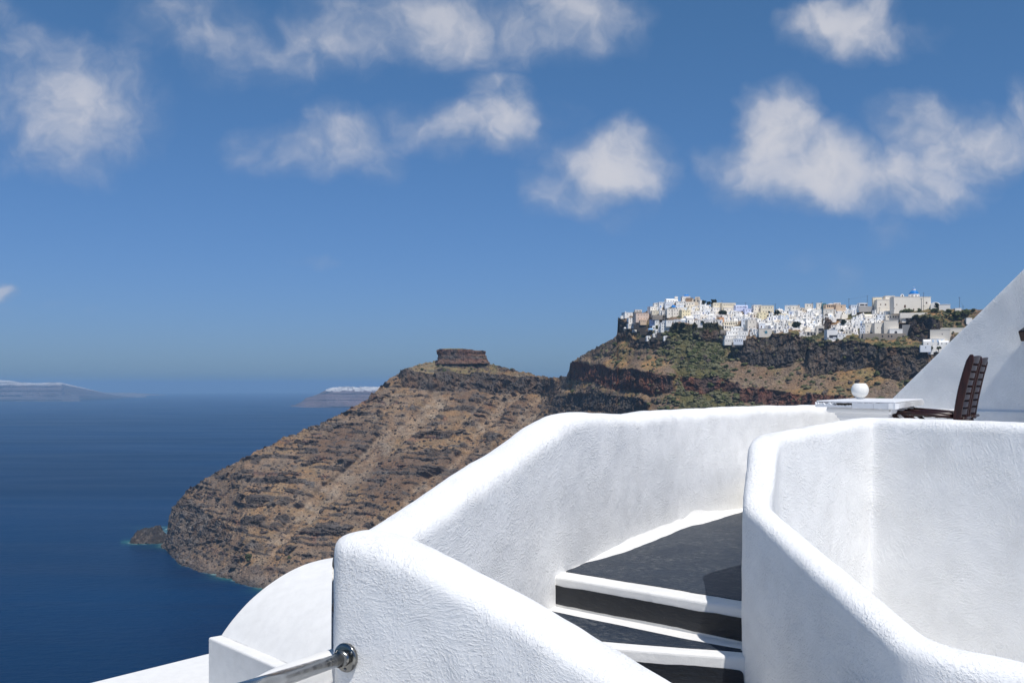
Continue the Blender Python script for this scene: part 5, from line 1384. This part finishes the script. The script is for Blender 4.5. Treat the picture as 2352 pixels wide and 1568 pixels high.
def in_village(u, v): return ((v < np.interp(u, [618, 650, 680, 722, 727, 745, 752, 776, 800, 812, 824, 830, 850, 910, 912, 1012], [322, 322, 324, 324, 338, 342, 335, 333, 335, 338, 334, 338, 337, 337, 312, 312])) & (u > 640)).astype(float)
def p_scrub(u, v):
    valley = np.exp(-((u - 700 - .18 * (v - 370)) / 34.0) ** 2) * sstep(324, 334, v)
    top = .40 * sstep(640, 700, u) * (1 - sstep(345, 362, v)) + .10 * sstep(560, 640, u)
    clump = sstep(-0.12, 0.25, fbm(u / 11, v / 7, 0 * u, 3, 77))
    return np.clip((valley + top) * (0.10 + 0.9 * clump) * (1 - in_village(u, v)) + 0.05 * np.exp(-((u - 470) / 60.0) ** 2) * (v < 372), 0, 1) * (u > 400)
pts = pick(2600, p_scrub, 5); rg = np.random.default_rng(4)
scatter('scrub', M_SHRUB, pts, np.clip(rg.lognormal(.45, .38, len(pts)), .7, 3.6), 'low grey-green scrub dotted over the village slope', 1, .62, 3, .35)
pts = pick(380, p_scrub, 15)
scatter('bushes', M_BUSH, pts, np.clip(rg.lognormal(.7, .35, len(pts)), 1.0, 4.0), 'darker green bushes scattered among the scrub of the village slope', 2, .75, 6, .35)
def p_rock(u, v): return np.clip(.25 + .75 * (1 - sstep(540, 640, u)), 0, 1) * (1 - in_village(u, v)) * sstep(0, 4, v - y_crest(u))
pts = pick(6500, p_rock, 25)
scatter('boulders', M_BOULDER, pts, np.clip(rg.lognormal(-.05, .5, len(pts)), .4, 4.2), 'dark boulders and loose rocks strewn over the headland slope', 1, .8, 9, .30, sink=.3)

# trees one can tell apart on the skyline
def tree(u, v, w, h, label, mat, seed, dD=0, cat='tree', name='tree', base=None):
    root, s = village_root(name, u, v, 0, dD); tag(root, label, cat, 'trees and large bushes of the village')
    rng = np.random.default_rng(seed); W_, H_ = w * s, h * s
    rr = random.Random(seed)
    MB().tube([(0, 0, -2), (0.1, 0, H_ * .3), (.2, .1, H_ * .55)], [W_ * .05 + .1, W_ * .04 + .08, .06], 8).build('trunk', VM['wood'], root)
    vv, ff = ico(1); V = []; F = []
    n = 34
    for i in range(n):
        a, z = rng.uniform(0, 6.28), rng.uniform(.25, 1.0); r = math.sqrt(max(0, 1 - (2 * z - 1.15) ** 2 * .8)) * rng.uniform(.25, 1.0)
        c = np.array([math.cos(a) * r * W_ * .42, math.sin(a) * r * W_ * .42, z * H_ * .86])
        k = 1 + .45 * rng.standard_normal(len(vv)) * .5
        V.append(vv * k[:, None] * np.array([1, 1, .75]) * W_ * rng.uniform(.10, .2) + c); F += [tuple(q + i * len(vv)) for q in ff]
    link('crown', mesh_from('crown', np.concatenate(V), [tuple(int(x) for x in q) for q in F], mat), root)
def tz(reg, x0, y0, x1, y1, label, seed, mat=M_TREE, dD=-1, **kw):
    a, b, k = REG[reg]; TA = ((x0 + x1) / 2 * k + a); tree(TA, b + y1 * k, (x1 - x0) * k, (y1 - y0) * k, label, mat, seed, dD, **kw)
tz(4, 20, 165, 160, 262, 'dark evergreen tree on the skyline nearest the tan tower house', 1); tz(4, 235, 138, 400, 275, 'tallest dark evergreen tree on the skyline, left of the cream row', 2); tz(4, 140, 200, 260, 272, 'low dark evergreen between the two skyline trees', 3)
tz(4, 1730, 400, 1900, 545, 'dark spreading tree under the pole with the crossarm', 4); tz(4, 2150, 670, 2340, 830, 'dark green bush at the lower edge of the middle village', 5, dD=-4, cat='bush', name='bush'); tz(4, 440, 425, 640, 495, 'dark bush on an outcrop among white houses', 6, dD=-4, cat='bush', name='bush'); tz(4, 1590, 425, 1660, 480, 'little palm-like tree before the large cream house', 26, dD=-6)
tz(3, 1500, 680, 1600, 750, 'round dark bush above the rock band, right of the hotel block', 7, dD=-4, cat='bush', name='bush'); tz(3, 1630, 690, 1780, 780, 'dark bush at the foot of the white houses', 8, dD=-4, cat='bush', name='bush'); tz(3, 2130, 650, 2220, 720, 'dark bush under the white arcade', 9, dD=-4, cat='bush', name='bush')
tz(3, 1240, 515, 1285, 580, 'small dark tree against the stone wall with arches', 10, dD=-5); tz(3, 1030, 520, 1160, 600, 'dark shrub at the left of the stone wall with arches', 11, dD=-5, cat='bush', name='bush')
tz(6, 1645, 600, 1860, 752, 'large round dark green bush in the field at the right', 12, M_BUSH, cat='bush', name='bush'); tz(6, 1210, 545, 1370, 640, 'dark bush below the right corner of the great monastery', 13, M_BUSH, cat='bush', name='bush'); tz(6, 905, 545, 1010, 640, 'dark bush against the front of the great monastery', 14, M_BUSH, dD=-5, cat='bush', name='bush')
tz(6, 1280, 420, 1390, 560, 'thin dark tree before the white vaulted house', 15, dD=-4); tz(6, 1850, 570, 2070, 700, 'green bush on the bare right skyline', 16, M_BUSH, cat='bush', name='bush'); tz(6, 2080, 550, 2180, 620, 'green bush next to the diagonal wall on the skyline', 17, M_BUSH, cat='bush', name='bush'); tz(6, 1520, 565, 1660, 650, 'green bush left of the large round one', 18, M_BUSH, cat='bush', name='bush')
tz(6, 1320, 1375, 1430, 1440, 'dark bush in front of the white terrace block', 19, M_BUSH, dD=-9, cat='bush', name='bush'); tz(6, 1165, 1360, 1260, 1450, 'dark bush beside the bluish terrace wall', 20, M_BUSH, dD=-9, cat='bush', name='bush'); tz(6, 540, 575, 840, 640, 'low green mound of shrub before the monastery front', 21, M_BUSH, dD=-5, cat='bush', name='bush')
tz(5, 1240, 730, 1390, 880, 'dark bush left of the vaulted chapel', 22, dD=-3, cat='bush', name='bush'); tz(5, 100, 790, 310, 930, 'dark bush among the houses above the concrete bays', 23, dD=-4, cat='bush', name='bush'); tz(5, 1240, 965, 1330, 1060, 'small dark tree on the white terraces', 24, dD=-4)
def green_shrub(u, v, w, h, lab, sd):
    D = float(base_depth(u, v)) - 6; p = px(u, v, D); s = D / FOC
    root = empty('bush', p); tag(root, lab, 'bush', 'green bushes on the headland slope')
    vv, ff = ico(2); rng = np.random.default_rng(sd); V = []; F = []
    for i in range(16):
        a, r = rng.uniform(0, 6.28), rng.uniform(0, .8); k = 1 + .25 * rng.standard_normal(len(vv))
        c = np.array([math.cos(a) * r * w * s * .5, math.sin(a) * r * w * s * .3, rng.uniform(.1, .8) * h * s])
        V.append(vv * k[:, None] * w * s * rng.uniform(.12, .24) + c); F += [tuple(int(x) for x in q + i * len(vv)) for q in ff]
    link('crown', mesh_from('crown', np.concatenate(V), F, M_BUSH), root)
green_shrub(248, 560, 8, 8, 'bright green bush low on the headland above the shore', 3); green_shrub(289, 558, 3.5, 3, 'tiny green bush on the headland near the white vault', 4)

# wooden beam end set in the gable wall at the right edge
def beam():
    from mathutils.bvhtree import BVHTree
    me = bpy.data.objects['gable_wall'].data; bvh = BVHTree.FromPolygons([v.co[:] for v in me.vertices], [p.vertices[:] for p in me.polygons])
    f, n, _, _ = bvh.ray_cast(Vector((0, 0, 0)), px(1037, 327, 1.0).normalized())
    n = Vector((n.x, n.y, 0)).normalized(); n = -n if n.dot(f) > 0 else n
    t = Vector((-n.y, n.x, 0))
    M4 = Matrix((( t.x, n.x, 0, 0), (t.y, n.y, 0, 0), (0, 0, 1, 0), (0, 0, 0, 1))).to_4x4()
    mb = MB(); mb.box((-.05, -.15, -.05), (.05, .20, .05), M4 @ Matrix.Rotation(R(-24), 4, 'X'))
    o = mb.build('beam_end', M_WOOD, None, f, bevel=.012); tag(o, 'dark wooden beam end sticking out of the gable wall at the right edge', 'beam')
beam()
# parasol added unseen beyond the right edge, shaped to cast the gable wall's shadow
M_CLOTH = plain('parasol_cloth', (0.62, 0.58, 0.50), .9, .05, 6.0)
def parasol(K1, e, f_, z):
    """square flat-pitched parasol: K1 a corner, e and f_ its two side vectors"""
    c = K1 + e / 2 + f_ / 2
    root = empty('parasol', (c.x, c.y, ZT)); tag(root, 'cream square parasol added unseen beyond the right edge to shadow the gable wall', 'parasol')
    h = z - ZT; rim = [Vector((q.x - c.x, q.y - c.y, h)) for q in (K1, K1 + e, K1 + e + f_, K1 + f_)]; n = 4
    v = [Vector((0, 0, h + .28))] + rim; v2 = [q - Vector((0, 0, .02)) for q in v]
    f = [(0, 1 + k, 1 + (k + 1) % n) for k in range(n)]
    mb = MB(); mb.add(v, f); mb.add(v2, [q[::-1] for q in f]); mb.add([q for k in range(n) for q in (v[1 + k], v2[1 + k])], [(2 * k, 2 * k + 1, (2 * k + 3) % (2 * n), (2 * k + 2) % (2 * n)) for k in range(n)])
    mb.build('canopy', M_CLOTH, root)
    MB().tube([(0, 0, .02), (0, 0, h + .34)], .022, 16).build('pole', M_WOOD, root, smooth=True)
    for k in range(n): MB().tube([(0, 0, h + .22), tuple(rim[k] + Vector((0, 0, -.04)))], .011, 8).build('rib', M_WOOD, root)
    MB().lathe([(0, 0), (.22, 0), (.22, .05), (.06, .07), (.04, .2), (0, .2)], 24).build('base', VM['grey'], root)
parasol(Vector((4.62, 8.395)), Vector((.75, -.66)) * 2.2, Vector((-.66, -.75)) * 0.95, 1.5)

# ------------------------------------------------------------------ sea haze
def haze():
    m = bpy.data.materials.new('sea_haze'); m.use_nodes = True
    N = NT(m.node_tree)
    for n in list(N.n): N.n.remove(n)
    v = N.n.new('ShaderNodeVolumePrincipled'); v.inputs['Color'].default_value = (0.34, 0.565, 0.82, 1); v.inputs['Density'].default_value = HAZE_D
    v.inputs['Anisotropy'].default_value = 0.0
    out = N.n.new('ShaderNodeOutputMaterial'); N.l.new(v.outputs[0], out.inputs['Volume'])
    mb = MB().box((-140000, -3000, SEA - 1950), (140000, 73000, 135))
    tag(mb.build('haze', m), kind='stuff')
HAZE_D = 6.2e-5
haze()
